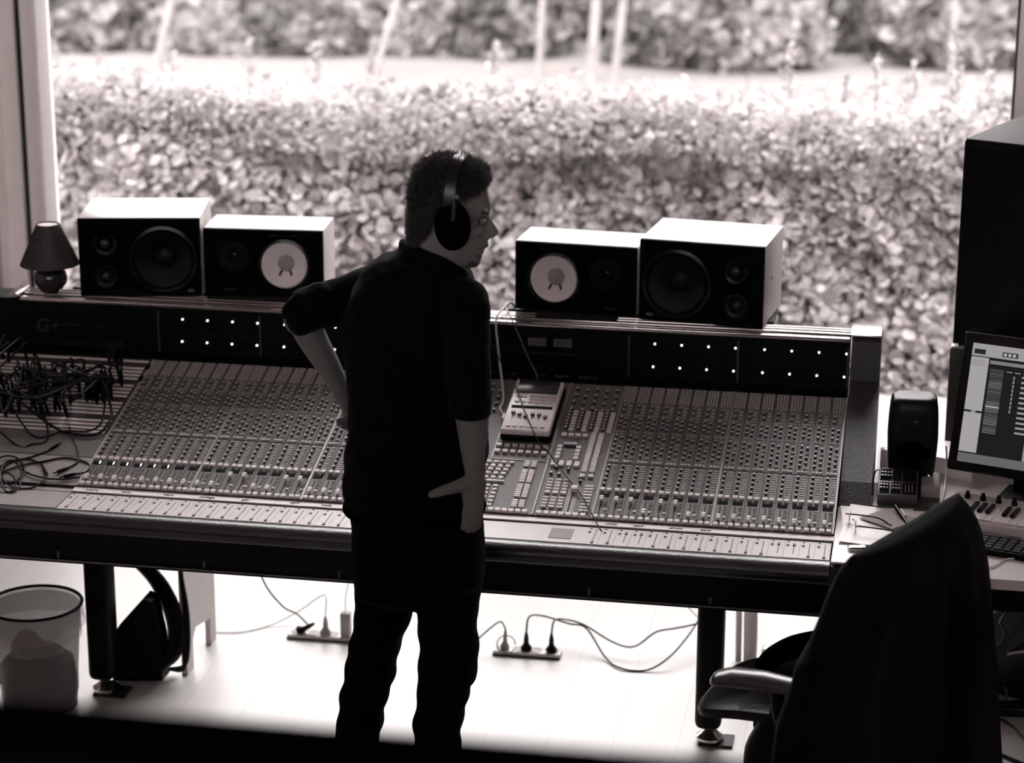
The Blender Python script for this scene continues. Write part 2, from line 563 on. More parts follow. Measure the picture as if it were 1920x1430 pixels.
def cards(name, cen, nrm, L, Wd, m, parent=None, seed=1, up=None, kind=None):
    """leaf blades: folded diamonds; arrays of centres, normals, lengths, widths"""
    r = np.random.default_rng(seed)
    N = len(cen)
    nrm = nrm / np.linalg.norm(nrm, axis=1)[:, None]
    if up is None:
        t = r.normal(size=(N, 3))
    else: t = up
    t = t - nrm * (t * nrm).sum(1)[:, None]; t /= np.linalg.norm(t, axis=1)[:, None]
    b = np.cross(nrm, t)
    L = L[:, None]; Wd = Wd[:, None]
    P = [cen - t * L * .5, cen + b * Wd * .46 - nrm * Wd * .1 - t * L * .2, cen + b * Wd * .46 - nrm * Wd * .12 + t * L * .16, cen + t * L * .5 - nrm * L * .1,
         cen - b * Wd * .46 - nrm * Wd * .12 + t * L * .16, cen - b * Wd * .46 - nrm * Wd * .1 - t * L * .2]
    V = np.stack(P, 1).reshape(-1, 3)
    if parent is not None: V = V - np.array(parent.location)
    me = bpy.data.meshes.new(name)
    me.vertices.add(N * 6); me.vertices.foreach_set('co', V.ravel())
    me.loops.add(N * 8); me.polygons.add(N * 2)
    base = np.arange(N)[:, None] * 6
    idx = np.concatenate([base + 0, base + 1, base + 2, base + 3, base + 0, base + 3, base + 4, base + 5], 1).ravel()
    me.loops.foreach_set('vertex_index', idx)
    me.polygons.foreach_set('loop_start', np.arange(N * 2) * 4)
    me.polygons.foreach_set('loop_total', np.full(N * 2, 4))
    me.materials.append(m)
    me.update(calc_edges=True)
    o = bpy.data.objects.new(name, me); COL.objects.link(o)
    if parent is not None: o.parent = parent
    if kind: o['kind'] = kind
    return o


rg = np.random.default_rng(5)


def lump(x, z, s=1.0):
    return (0.5 * np.sin(x * 3.1 * s + 1.3 * z) + 0.35 * np.sin(x * 7.3 * s - 4.1 * z + 2) + 0.3 * np.sin(z * 9.7 * s + x * 2.3) + 0.25 * np.sin(x * 17 * s + z * 13 * s))


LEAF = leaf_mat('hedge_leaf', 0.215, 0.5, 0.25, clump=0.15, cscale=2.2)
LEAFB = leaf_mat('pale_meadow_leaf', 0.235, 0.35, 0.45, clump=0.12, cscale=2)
TREELEAF = leaf_mat('woodland_leaf', 0.22, 0.5, 0.5, clump=0.35, cscale=0.7)
BARK = mat('pale_bark', 0.22, 0.9, 0.1, noise=0.3, nscale=6)
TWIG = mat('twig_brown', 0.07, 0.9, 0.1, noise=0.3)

# the hedge: leaves all over the face and the top, twigs within
hd = thing('hedge', 'long clipped leafy hedge right outside the big window', 'hedge', (0.8, 4.6, 0))
N = 42000
x = rg.uniform(-4.6, 5.6, N); z = rg.uniform(0.0, 1.24, N)
dep = rg.exponential(0.055, N)
hz = 1.20 + .07 * lump(x * .8, x * .3)
z = z * hz / 1.24
y = 4.04 + 0.20 * z * z + 0.085 * lump(x * .8, z * .8) + 0.05 * np.sin(x * 1.3) + dep
c = np.stack([x, y, z], 1)
nn = np.stack([rg.normal(0, .55, N), -np.abs(rg.normal(.7, .5, N)), rg.normal(.45, .5, N)], 1)
Ls = rg.uniform(.040, .082, N)
pale = rg.uniform(0, 1, N) < np.clip((z - .62) / .62, 0, 1) ** 1.4 * .75  # more pale leaves toward the top: sky light put into the hedge colour
w2_ = rg.uniform(.65, .9, N)
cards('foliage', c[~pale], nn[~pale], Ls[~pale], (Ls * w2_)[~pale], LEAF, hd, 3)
cards('skylit_top_leaves', c[pale], nn[pale], Ls[pale] * .8, (Ls * w2_)[pale] * .7, LEAFB, hd, 33)['kind'] = 'stuff'
tw = MB()
for i in range(60):
    xx = rg.uniform(-4.4, 5.4); yy = 4.35 + rg.uniform(-.1, .5)
    tw.tube([(xx, yy, 0), (xx + rg.uniform(-.1, .1), yy, .5), (xx + rg.uniform(-.25, .25), yy - .05, 1.1)], 0.012, 5, 3)
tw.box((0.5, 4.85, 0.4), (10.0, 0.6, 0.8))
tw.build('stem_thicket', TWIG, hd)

# wild meadow growing from the hedge top backwards
md = thing('meadow_plants', 'pale tall wild meadow growth between the hedge and the woodland', 'meadow', (0.8, 8, 0))
md['kind'] = 'stuff'
N = 100000
u = rg.uniform(0, 1, N) ** 1.5
y = 4.12 + u * 7.2
x = 0.8 + rg.uniform(-1, 1, N) * (4.8 + u * 2.6) - u * 0.4
y = y + u * np.clip(x - .2, 0, 2.4) * .6
top = 1.20 - 1.16 * np.clip((y - 4.5) / 6.4, 0, 1) ** 0.8
z = top + rg.uniform(-1, .15, N) * np.where(y < 6, .24, .12) + 0.04 * lump(x, y, .6) * np.where(y > 9, .3, 1)
spk = rg.uniform(0, 1, N) < 0.05
z = np.where(spk & (y < 7), z + rg.uniform(0, .10, N), z)
c = np.stack([x, y, z], 1)
nn = np.stack([rg.normal(0, .6, N), -np.abs(rg.normal(.5, .5, N)), rg.normal(.5, .5, N)], 1)
Ls = rg.uniform(.03, .055, N) * (1 + u * .5)
cards('foliage', c, nn, Ls, Ls * .6, LEAFB, md, 4)['kind'] = 'stuff'
# a body of dense stems under the growth
bd = MB()
prof = [(4.5, 0.0), (4.5, .86), (5.2, .84), (7, .56), (9, .24), (10.6, .0), (11.2, -.02)]
bd.prism(prof, -9, 10, 'X')
bd.build('dense_stalks', mat('dense_stalks', 0.22, 0.95, 0.05, noise=0.3, nscale=20), md)['kind'] = 'stuff'


def weed(x, y, z0, h, i):
    t = thing('tall_weed', 'tall thin weeds standing above the pale meadow growth', 'weed', (x, y, z0), 0, 'tall weeds above the meadow')
    m = MB(); top_ = Vector((x + rg.uniform(-.05, .05), y, z0 + h))
    m.tube([(x, y, z0 - .35), (x + rg.uniform(-.02, .02), y, z0 + h * .5), top_], 0.004, 5, 3).build('stem', TWIG, t)
    n = 60; a = rg.uniform(0, 1, n)
    c = np.stack([x + rg.normal(0, .03, n) * (1.2 - a), y + rg.normal(0, .03, n), z0 + a * h * 1.05], 1)
    Ls = rg.uniform(.02, .045, n)
    cards('leaf_spray', c, rg.normal(size=(n, 3)), Ls, Ls * .6, LEAF if i % 3 == 0 else LEAFB, t, 20 + i)


for i, (px, py, Yd, h) in enumerate([(590, 150, 6.5, .2), (930, 130, 7, .14), (700, 140, 7.5, .15), (100, 140, 7, .2), (190, 130, 8, .22), (1480, 200, 5.2, .3), (1790, 190, 5.2, .34), (1640, 190, 5.4, .22), (1580, 210, 5, .16), (1400, 110, 9, .2), (1850, 230, 4.9, .3), (500, 210, 5.2, .2), (320, 135, 7.4, .2), (470, 140, 7, .2), (1710, 215, 5.1, .25)]):
    q = W(px, py, Yd)
    weed(q.x, Yd, q.z, h, i)

# woodland at the far edge of the field
fol_seed = 50


def tree(px, lean, wpx, Yd, pale, lab, base=115, group=None):
    q = W(px, base, Yd); zb = 0.0
    t = thing('woodland_tree', lab, 'tree', (q.x, Yd, zb), 0, group)
    m = MB(); r = wpx / 4326 * (Yd + 6.3) / 2
    m.tube([(q.x, Yd, -.05), (q.x + lean * .6, Yd, .6), (q.x + lean * 2, Yd, 2), (q.x + lean * 3.4, Yd + .2, 5.2)], [r * 1.3, r, r * .8, r * .4], 10, 4)
    m.build('trunk', BARK if pale else mat('grey_bark', 0.10, .9, .1, noise=.3, nscale=5), t)
    global fol_seed; fol_seed += 1
    n = 900; r2 = np.random.default_rng(fol_seed)
    d = r2.normal(size=(n, 3)); d /= np.linalg.norm(d, axis=1)[:, None]
    c = np.array([q.x + lean * 3, Yd + .2, 4.6]) + d * np.array([0.55, 0.55, 1.3]) * r2.uniform(.4, 1, n)[:, None]
    Ls = r2.uniform(.12, .24, n)
    cards('crown', c, d + r2.normal(size=(n, 3)) * .5, Ls, Ls * .7, TREELEAF, t, fol_seed)


T = [(240, -.1, 16, 15.5, 0, 'dark woodland trunk nearest the left window frame'), (291, .3, 14, 14.5, 1, 'pale leaning woodland trunk right of the dark leftmost one'),
     (600, .02, 10, 16.5, 0, 'thin grey trunk in the woodland above the left speakers'), (700, .35, 12, 14.2, 1, 'pale slanting sapling trunk behind the meadow, left of the man'),
     (1010, .05, 12, 16.5, 1, 'thin pale trunk in the woodland just right of the man'), (1108, .06, 17, 14.6, 1, 'stout pale trunk, left of the two bright trunks at centre'),
     (1150, .12, 13, 14.9, 1, 'pale trunk, right of the two bright trunks at centre'), (1250, -.05, 10, 17, 0, 'thin dim trunk to the right of the two bright trunks'),
     (1630, .0, 20, 15.8, 0, 'wide dark trunk above the right end of the console'), (1785, 0, 9, 14.6, 1, 'short pale trunk near the right window frame'),
     (440, .0, 10, 17, 0, 'dim trunk in the woodland above the large left speaker')]
for a in T: tree(a[0], a[1], a[2], 12.1 + .1 * (a[3] - 14) if a[4] else a[3] - 2.4, a[4], a[5])


def bush(px, py, wpx, hpx, Yd, v, i, lab):
    q = W(px, py, Yd); k = (Yd + 6.3) / 4326
    sx_, sz_ = wpx * k / 2, hpx * k / 2
    t = thing('woodland_bush', lab, 'bush', (q.x, Yd, 0), 0)
    r2 = np.random.default_rng(300 + i); n = int(2600 * max(1, wpx / 260))
    d = r2.normal(size=(n, 3)); d /= np.linalg.norm(d, axis=1)[:, None]
    rad = r2.uniform(.25, 1, n)[:, None] ** .5
    c = np.array([q.x, Yd, q.z]) + d * np.array([sx_, .4, sz_]) * rad
    c += (lump(c[:, 0] * 2, c[:, 2] * 3)[:, None]) * np.array([0.04, 0, 0.06])
    c[:, 2] = np.maximum(c[:, 2], .02)
    Ls = r2.uniform(.10, .22, n)
    cards('foliage', c, d + r2.normal(size=(n, 3)) * .7, Ls, Ls * .7, v, t, 400 + i)
    m = MB()
    for j in range(5): m.tube([(q.x + r2.uniform(-.2, .2), Yd, -.02), (q.x + r2.uniform(-.5, .5) * sx_, Yd, max(q.z, .3))], .02, 5, 1)
    m.build('stems', TWIG, t)


LB = leaf_mat('bush_leaf_light', 0.24, 0.4, 0.5, clump=.3, cscale=2)
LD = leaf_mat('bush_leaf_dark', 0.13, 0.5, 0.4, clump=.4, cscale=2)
BU = [(120, 40, 260, 160, 15.0, LD, 'dark bush at the woodland edge beside the left window frame'), (380, 60, 260, 150, 15.3, LB, 'pale bush at the woodland edge between the leftmost trunks'),
      (330, -30, 420, 120, 16.5, LB, 'pale overhanging bush high at the left of the woodland'), (560, 50, 260, 150, 15.4, LD, 'dark bush in the woodland above the small left speaker'),
      (760, 30, 260, 170, 15.6, LB, 'mid grey bush straight above the head of the man'), (650, -30, 380, 110, 16.6, LB, 'pale bush high up, left of the man'),
      (960, 40, 240, 170, 15.5, LD, 'dark bush left of the two bright trunks'), (1240, 60, 200, 130, 15.2, LD, 'dark low bush right of the two bright trunks'),
      (1390, 30, 340, 190, 15.0, LB, 'big pale bush above the large right speaker'), (1180, -30, 420, 120, 16.4, LB, 'pale bush behind the tops of the two bright trunks'),
      (1600, 30, 180, 170, 16.2, LD, 'darkest bush around the wide dark trunk at right'), (1780, 30, 300, 170, 15.4, LB, 'pale bush beside the right window frame'),
      (880, -30, 300, 110, 16.6, LB, 'pale bush high behind the head of the man'), (1620, -40, 420, 100, 16.8, LD, 'dark bush high up at the right of the woodland'),
      (1960, 20, 300, 200, 15.6, LD, 'dark bush outside, mostly behind the right window frame'), (-60, 20, 300, 200, 15.6, LB, 'pale bush outside, mostly behind the left window frame')]
for i, (a, b, c_, d_, e, f_, g_) in enumerate(BU): bush(a, b + 22, c_, d_ * 1.12, e - 2.1, f_, i, g_)
# the dark backing of the wood: a dense bank of far shrubs
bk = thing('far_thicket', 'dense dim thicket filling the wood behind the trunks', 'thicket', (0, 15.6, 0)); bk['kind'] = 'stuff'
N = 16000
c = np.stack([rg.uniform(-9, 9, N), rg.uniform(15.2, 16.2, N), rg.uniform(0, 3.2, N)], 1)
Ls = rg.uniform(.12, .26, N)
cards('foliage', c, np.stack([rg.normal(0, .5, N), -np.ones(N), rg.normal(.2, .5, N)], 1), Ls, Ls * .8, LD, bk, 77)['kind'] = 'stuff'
# far fence: a rail on two posts at the right edge of the field
fn = thing('field_fence', 'short pale wooden fence rail at the edge of the field', 'fence', (1.6, 13.9, 0))
a = W(1525, 88, 13.9); b = W(1600, 84, 13.9)
MB().tube([a, b], .022, 8, 1).build('rail', BARK, fn)
for q in (a, b, W(1660, 80, 13.9)): MB().cyl((q.x, 13.9, -.02), (q.x, 13.9, q.z + (.22 if q.x > b.x + .01 else .02)), .03, .028, 8).build('post', BARK, fn)

# ================================================================ MIXING CONSOLE
B = 0.33
TH = math.atan2(0.172, 0.697)
ct, st = math.cos(TH), math.sin(TH)
RT = Matrix(((1, 0, 0), (0, ct, -st), (0, st, ct)))


def pp(xb, s, h=0.0):
    """point over the sloping panel: x in eight-channel units, s from front to back, h above it"""
    return Vector((xb * B, 0.697 * s - st * h, 0.8 + 0.172 * s + ct * h))


def pm(xb, s, h=0.0, rz=0.0):
    return Matrix.Translation(pp(xb, s, h)) @ RT.to_4x4() @ Matrix.Rotation(rz, 4, 'Z')


con = thing('mixing_console', 'large format recording console with rows of grey channel strips, on black legs', 'mixing console', (0.8, 0.3, 0))
CX0 = -1.6 * B - 0.35
X1 = 6.5 * B
# hull
hull = [(-0.15, 0.772), (-0.02, 0.786), (0.0, 0.796), (0.697, 0.967), (0.757, 0.972), (0.757, 1.128), (0.88, 1.128), (0.88, 0.70), (0.72, 0.615), (-0.115, 0.605)]
MB().prism(hull, CX0, X1, 'X').build('hull', BLACK, con, smooth=False)
# front fascia details: thin bright rail and short uprights below the armrest
m = MB(); m.box(((CX0 + X1) / 2, -0.1215, 0.678), (X1 - CX0, 0.006, 0.0022)); m.box(((CX0 + X1) / 2, -0.1215, 0.615), (X1 - CX0, 0.004, 0.004))
m.build('fascia_rail', mat('dim_metal_edge', 0.13, 0.35, 0.6, noise=.1), con)
for x in (-0.02, 0.41, 0.80, 1.52 - .02, 1.83): MB().box((x, -0.1205, 0.645), (0.007, 0.005, 0.048)).build('fascia_bracket', mat('dim_metal', 0.08, 0.4, 0.5, noise=.1), con)
# armrest
ar = []
prof = [(-0.168, 0.787), (-0.185, 0.793), (-0.205, 0.792), (-0.222, 0.785), (-0.232, 0.772), (-0.232, 0.755), (-0.222, 0.742), (-0.16, 0.735), (-0.115, 0.735), (-0.115, 0.77)]
MB().prism(prof, CX0, X1 + 0.002, 'X').build('armrest', LEATHER, con)
# module plates: one per eight-channel section
PZ = []
for a, b in ((0, 1), (1, 2), (2, 3), (3, 4), (4, 4.5), (4.5, 5.5), (5.5, 6.5)):
    m = MB(); g = 0.006
    q = [pp(a + g, 0.0, 0), pp(b - g, 0.0, 0), pp(b - g, 1.0, 0), pp(a + g, 1.0, 0)]
    q2 = [pp(a + g, 0.0, -.006), pp(b - g, 0.0, -.006), pp(b - g, 1.0, -.006), pp(a + g, 1.0, -.006)]
    m.ring([q2, q])
    pl = m.build('module_panel', PANEL, con, smooth=False)
    if b - a == 1 and a != 3:
        # dark lines between strips, the dark gap under the upper deck, label bars
        sm = MB()
        for k in range(1, 8):
            x = a + k / 8
            sm.box(pp(x, .5, .0004), (0.0022, 0.718, 0.001), RT)
        for s_, hh in ((.400, .004), (.035, .003)): sm.box(pp((a + b) / 2, s_, .0005), (B * .985, hh, .0012), RT)
        sm.build('seam', SEAM, pl)
# light divider strips
for x in (0.0, 1, 2, 3, 4, 4.5, 5.5, 6.5):
    hi = 1.0
    wd = 0.0055
    mt_ = STRIP if x in (2, 3.0, 0.0) else mat('dull_divider_metal', 0.26, 0.4, 0.5, noise=.05)
    MB().box(pp(x, hi / 2, .001), (wd, .718 * hi, .004), RT).build('divider_strip', mt_, con)
# fronts: scribble tape and small-fader shelf
m = MB(); m.box((X1 / 2, -0.0175, 0.7935), (X1 + .01, 0.034, 0.0035)); m.build('scribble_strip', WHITESTRIP, con)
m = MB(); m.box(((CX0 + X1) / 2, -0.0370, 0.7900), (X1 - CX0, 0.004, 0.003)); m.build('shelf_groove', SEAM, con)
sf = MB().box((X1 / 2 - 0.0, -0.105, 0.7870), (X1, 0.128, 0.006)).build('small_fader_panel', FADERPAN, con, smooth=False)
pf = MB()
pf.box(((CX0) / 2 - 0.001, -0.085, 0.7875), (-CX0 - .004, 0.168, 0.007))
q = [pp(CX0 / B, 0, -.006), pp(-0.004 / B, 0, -.006), pp(-0.004 / B, .195, -.002), pp(CX0 / B, .195, -.002)]
pf.ring([[v - Vector((0, 0, .004)) for v in q], [v + Vector((0, 0, .004)) for v in q]])
pf.build('blank_side_panel', mat('plain_side_panel', 0.33, 0.45, 0.5, noise=.05), con, smooth=False)
q = [pp(CX0 / B, .2, -.003), pp(-0.004 / B, .2, -.003), pp(-0.004 / B, .375, -.003), pp(CX0 / B, .375, -.003)]
MB().ring([q, [v + Vector((0, 0, .006)) for v in q]]).build('blank_side_panel', PANEL, con, smooth=False)

# writing on the tape: little felt-pen words
hand = ['DRUMS', 'BASS', 'GTR L', 'KEYS 1', 'VOX', 'ACOU', 'STRING', 'PERC', '', 'BV 1', 'BV 2', 'FX', '', '']
xs = [0.12, 0.5, 0.95, 1.35, 1.8, 2.2, 2.55, 0, 0, 4.72, 4.95, 5.4]
for wd_, x in zip(['snare', 'tom', 'keys', 'strings', 'gtr', 'GIT', 'solo', 'vocal', 'lead', 'drum', 'bass'], [0.10, 0.42, 0.80, 1.12, 1.5, 1.92, 2.2, 4.62, 4.86, 5.16, 5.42]):
    put_text(wd_, 0.017, Matrix.Translation((x * B, -0.026, 0.7955)), INK, con, 'handwriting', 0.25)


def lay(name, mb_fn, spots, mats, limit=100):
    me = mb_fn().mesh(name, mats)
    rep(name, me, con, spots, limit)


def knob_mb(r=0.0042, h=0.0078):
    m = MB(); m.lathe([(r * 1.15, 0), (r * 1.1, h * .25), (r, h * .3), (r * .9, h * .92)], (0, 0, 0), (0, 0, 1), 10, False)
    m.mi = 1; m.lathe([(r * .9, h * .92), (r * .8, h), (1e-5, h)], (0, 0, 0), (0, 0, 1), 10, False)
    m.box((0, r * .5, h * 1.02), (r * .25, r * 1.0, .0006))
    return m


def btn_mb(w_, d_, h_, r=.0006):
    return lambda: MB().rbox((0, 0, h_ / 2), (w_, d_, h_), r, None, 1)


CH = [x0 + k / 8 for x0 in (0, 1, 2, 4.5, 5.5) for k in range(8)]
ux = 1 / 8
knobs = []; lights = []; mids = []; dots = []; slots = []; big = []; caps = []; wins = []; lbar = []; ridge = []
HI = {1.25, 1.375, 1.75, 1.875, 4.5, 4.625, 4.75, 5.0, 5.125}
rk = random.Random(3)
for c0 in CH:
    right = c0 >= 4.5
    X = lambda f: c0 + f * ux
    # routing dots
    for i in range(7):
        for j in range(4): dots.append(pm(X(.2 + .2 * j), .880 + i * .0185))
    # bar beneath
    ridge.append(pm(X(.5), .862))
    # top knobs and two keys
    for s_ in (.835, .795): knobs.append(pm(X(.33), s_, 0, rk.uniform(-2, 2)))
    for s_ in (.84, .815, .79): mids.append(pm(X(.7), s_))
    lbar.append(pm(X(.5), .768))
    for k, s_ in enumerate((.742, .706, .672)):
        knobs.append(pm(X(.3), s_, 0, rk.uniform(-2, 2))); knobs.append(pm(X(.68), s_ - .012, 0, rk.uniform(-2, 2)))
    lbar.append(pm(X(.45), .638)); ridge.append(pm(X(.6), .626))
    for k, s_ in enumerate((.60, .563, .527, .49, .455)):
        knobs.append(pm(X(.28), s_, 0, rk.uniform(-2, 2)))
        if k in (0, 2, 3): knobs.append(pm(X(.68), s_ - .014, 0, rk.uniform(-2, 2)))
        else: mids.append(pm(X(.7), s_ - .012))
    for j in range(3): lights.append(pm(X(.27 + .24 * j), .414))
    for k in range(5): knobs.append(pm(X(.3), .372 - k * .033, 0, rk.uniform(-2, 2)))
    for k in range(10): mids.append(pm(X(.7), .378 - k * .0168))
    for j in range(2): big.append(pm(X(.28 + .44 * j), .202))
    wins.append(pm(X(.5), .166, .0005))
    slots.append(pm(X(.40), .088, .0002))
    hi = any(abs(c0 - q) < 1e-3 for q in HI)
    caps.append(pm(X(.40), .126 if hi else .052 + rk.uniform(-.003, .003), .006))
    for k in range(5): ridge.append(pm(X(.74), .142 - k * .0125))
    lights.append(pm(X(.76), .062)); 
    for j in range(2): big.append(pm(X(.28 + .44 * j), .013))
lay('rotary_knob', knob_mb, knobs, [KNOBSIDE, KNOBTOP])
lay('routing_button', btn_mb(.0046, .0062, .0035, .0004), dots, DOTM)
lay('small_button', btn_mb(.0072, .0062, .0045), lights, BTN)
lay('switch_key', btn_mb(.0105, .0058, .0045), mids, BTNMID)
lay('label_bar', btn_mb(.030, .0040, .0030, .0003), lbar, mat('label_bar_grey', 0.34, .5, .4, noise=.05))
lay('meter_ridge', btn_mb(.0110, .0032, .0022, .0003), ridge, mat('ridge_grey', 0.36, .5, .4, noise=.05))
lay('large_button', btn_mb(.0138, .0130, .0070, .001), big, BTN)
lay('channel_display', btn_mb(.028, .016, .0008, .0002), wins, SLOT)
lay('fader_slot', btn_mb(.0024, .078, .0008, .0002), slots, SLOT)


def fcap():
    m = MB(); m.rbox((0, 0, .004), (.0115, .021, .008), .0015, None, 1); m.box((0, 0, .0085), (.0115, .002, .0012)); m.box((0, 0, -.004), (.002, .004, .01))
    return m


lay('fader_cap', fcap, caps, FCAP)
ldm = MB().rbox((0, 0, .002), (.0022, .013, .003), .0004, None, 1).mesh('channel_light', mat('channel_light_lit', .8, .5, emit=2.2))
rep('channel_light', ldm, con, [pm(k * .125 + .085, .167, .001) for k in range(6)])
# small fader shelf: slots, caps and numerals per channel
sl = []; cp = []; lb = []; lb2 = []
for c0 in CH + [3.0 + k / 8 for k in range(8)]:
    if 3.35 < c0 < 4.4: continue
    x = (c0 + .62 * ux) * B
    sl.append(Matrix.Translation((x, -0.100, 0.7901)))
    up = any(abs(c0 - q) < 1e-3 for q in (5.5 + .5, 5.625 + .5, 4.75, 4.875, 2.625, 2.75))
    cp.append(Matrix.Translation((x, -0.075 if up else -0.155, 0.7901)))
    lb.append(Matrix.Translation((x - .0165, -0.050, 0.7901))); lb2.append(Matrix.Translation((x - .017, -0.078, 0.7901)))
rep('small_fader_slot', btn_mb(.0016, .085, .0006, .0002)().mesh('sfs', SLOT), con, sl)
rep('small_fader_cap', btn_mb(.0080, .012, .0035, .001)().mesh('sfc', mat('brown_grey_cap', .26, .5, .4, noise=.1)), con, cp)
rep('shelf_label', btn_mb(.0070, .0065, .0006, .0002)().mesh('slb', INK), con, lb)
rep('shelf_mark', btn_mb(.0075, .0150, .0006, .0002)().mesh('slb2', mat('shelf_mark_grey', .07, .6, .2, noise=.1)), con, lb2)
sl2 = [Matrix.Translation(((c0 + .99 * ux) * B, -.105, .7901)) for c0 in CH]
rep('shelf_seam', btn_mb(.0010, .125, .0005, .0002)().mesh('sls', mat('fine_seam_grey', .3, .6, .3, noise=.05)), con, sl2)
MB().box((4.30 * B, -.105, .7905), (.062, .075, .002)).build('grey_card', mat('grey_shelf_card', .30, .6, .3, noise=.05), con)

# centre section 3..4.5
k1 = []; b1 = []; b2 = []; b3 = []
for r_ in range(3):
    pass
for i in range(2):
    for j in range(7): b1.append(pm(3.535 + j * .068, .478 - i * .045))
# keyboard
for r_, (s_, n_, off) in enumerate([(.352, 4, .03), (.322, 4, .01), (.296, 4, .0), (.268, 4, -.01), (.238, 4, -.02)]):
    for j in range(n_ + 4): 
        xx = 3.20 + j * .066 + off
        if xx < 3.72: b2.append(pm(xx, s_))
MBK = MB().rbox(pp(3.60, .213, .003), (.052, .008, .006), .001, RT).build('space_bar', BTN, con)
for r_ in range(6):
    for j in range(6):
        if r_ == 5 and j > 5: continue
        b2.append(pm(3.27 + j * .070, .178 - r_ * .027))
# two columns of light buttons at 3.86
for (s0, n_) in ((.362, 3), (.302, 7), (.196, 7), (.085, 4)):
    for i in range(n_):
        for j in range(2): b3.append(pm(3.828 + j * .062, s0 - i * .0135))
for j in range(8): big2 = b1.append(pm(3.53 + j * .0575, .012))
# right half: long columns
for i in range(22):
    for j in range(2): b3.append(pm(4.335 + j * .068, .604 - i * .0134))
for j in range(2): b1.append(pm(4.335 + j * .07, .288))
for j in range(4): b1.append(pm(4.075 + j * .062, .583))
MB().rbox(pp(4.155, .522, .002), (.040, .034, .005), .001, RT).build('counter_display', LCD, con)
for i, s_ in enumerate((.49, .462, .435, .41)):
    for xx in (4.07, 4.235): b1.append(pm(xx, s_)) if i < 3 else b1.append(pm(xx, s_))
for j in range(4): b1.append(pm(4.055 + j * .068, .375)); b1.append(pm(4.055 + j * .068, .358))
for q in ((4.09, .335), (4.2, .325), (4.06, .29), (4.13, .285), (4.32, .27), (4.33, .245)): k1.append(pm(q[0], q[1]))
for (s0, n_) in ((.248, 1), (.225, 4), (.155, 1), (.12, 4)):
    for i in range(n_):
        for j in range(3): b3.append(pm(4.075 + j * .069, s0 - i * .021))
for (s0, n_) in ((.215, 4), (.13, 2), (.085, 3)):
    for i in range(n_): b3.append(pm(4.405, s0 - i * .021)); b3.append(pm(4.435, s0 - i * .021))
for j in range(7): b1.append(pm(4.055 + j * .062, .012))
# master fader
MB().box(pp(4.29, .10, .001), (.003, .105, .0015), RT).build('fader_slot', SLOT, con)
MB().box(pp(4.29, .11, .0005), (.030, .125, .001), RT).build('master_fader_plate', PANELMID, con)
m = MB(); m.rbox(pp(4.30, .182, .009), (.017, .022, .012), .002, RT); m.build('fader_cap', FCAP, con)
# knob matrix at the top
for i in range(4):
    for j in range(5):
        k1.append(pm(4.075 + j * .092, .945 - i * .052 - (.01 if j % 2 else 0)))
for i in range(7):
    for j in range(4):
        (k1 if i in (0, 6) else k1).append(pm(4.07 + j * .112, .775 - i * .0235)); b2.append(pm(4.12 + j * .112, .765 - i * .0235))
for i in range(5):
    for j in range(5): k1.append(pm(3.06 + j * .08, .94 - i * .05))
lay('master_knob', lambda: knob_mb(.0046, .010), k1, [KNOBSIDE, KNOBTOP])
lay('master_button', btn_mb(.0155, .0140, .0075, .001), b1, BTN)
lay('computer_key', btn_mb(.0145, .0100, .0065, .001), b2, BTN)
lay('status_button', btn_mb(.0160, .0070, .0060, .0006), b3, BTN)
m = MB()
for a_, b_ in (((3.50, .380), (4.0, .380)),): m.box(pp(3.75, .381, .001), (B * .5, .0035, .002), RT)
m.box(pp(3.5, .70, .001), (.0035, .45, .002), RT)
m.build('divider_strip', STRIP, con)

# meter bridge: sections, uprights, bulbs
for x in (0, 1, 2, 4.5, 5.5, 6.49):
    MB().box((x * B + .0, 0.752, 1.050), (0.0045, 0.010, 0.130)).build('bridge_upright', mat('upright_metal', 0.05, .35, .6, noise=.1), con)
MB().box(((CX0 + X1) / 2, 0.749, 0.9795), (X1 - CX0, .016, .012)).build('bridge_base_rail', BLACKGLOSS, con)
SMT = mat('seam_dim_line', .012, .5, .4, noise=.1)
for x0 in (0, 1, 4.5, 5.5):
    for z in (1.047, .988): MB().box(((x0 + .5) * B, .7545, z), (B * .93, .003, .0012)).build('bridge_seam', SMT, con)
MB().box((-.25, .7545, .99), (.32, .003, .0012)).build('bridge_seam', SMT, con)
lm = MB().cyl((0, 0, 0), (0, -.004, 0), .0036, .0030, 10).mesh('bulb', LED)
sp = []
for x0, cols in ((0, 4), (1, 4), (2, 4), (4.5, 4), (5.5, 4)):
    for k in range(cols):
        for z in (1.093, 1.021):
            xb = x0 + (.250 if z > 1.05 else .238) + k * .2455
            if (x0 == 1 and z > 1.05 and k < 3): pass
            sp.append(Matrix.Translation((xb * B - .004, .755, z)))
rep('indicator_bulb', lm, con, sp)
dl = MB().box((0, 0, 0), (.0035, .002, .0025)).mesh('scale_mark', PRINTDIM)
sp = []
for x0 in (0, 1, 2, 4.5, 5.5):
    for k in range(4):
        for z, dx in ((1.062, .06), (1.062, .10), (.998, .08), (.998, .13), (1.058, -.02)):
            sp.append(Matrix.Translation(((x0 + .1 + dx + k * .245) * B, .755, z)))
rep('scale_mark', dl, con, sp)
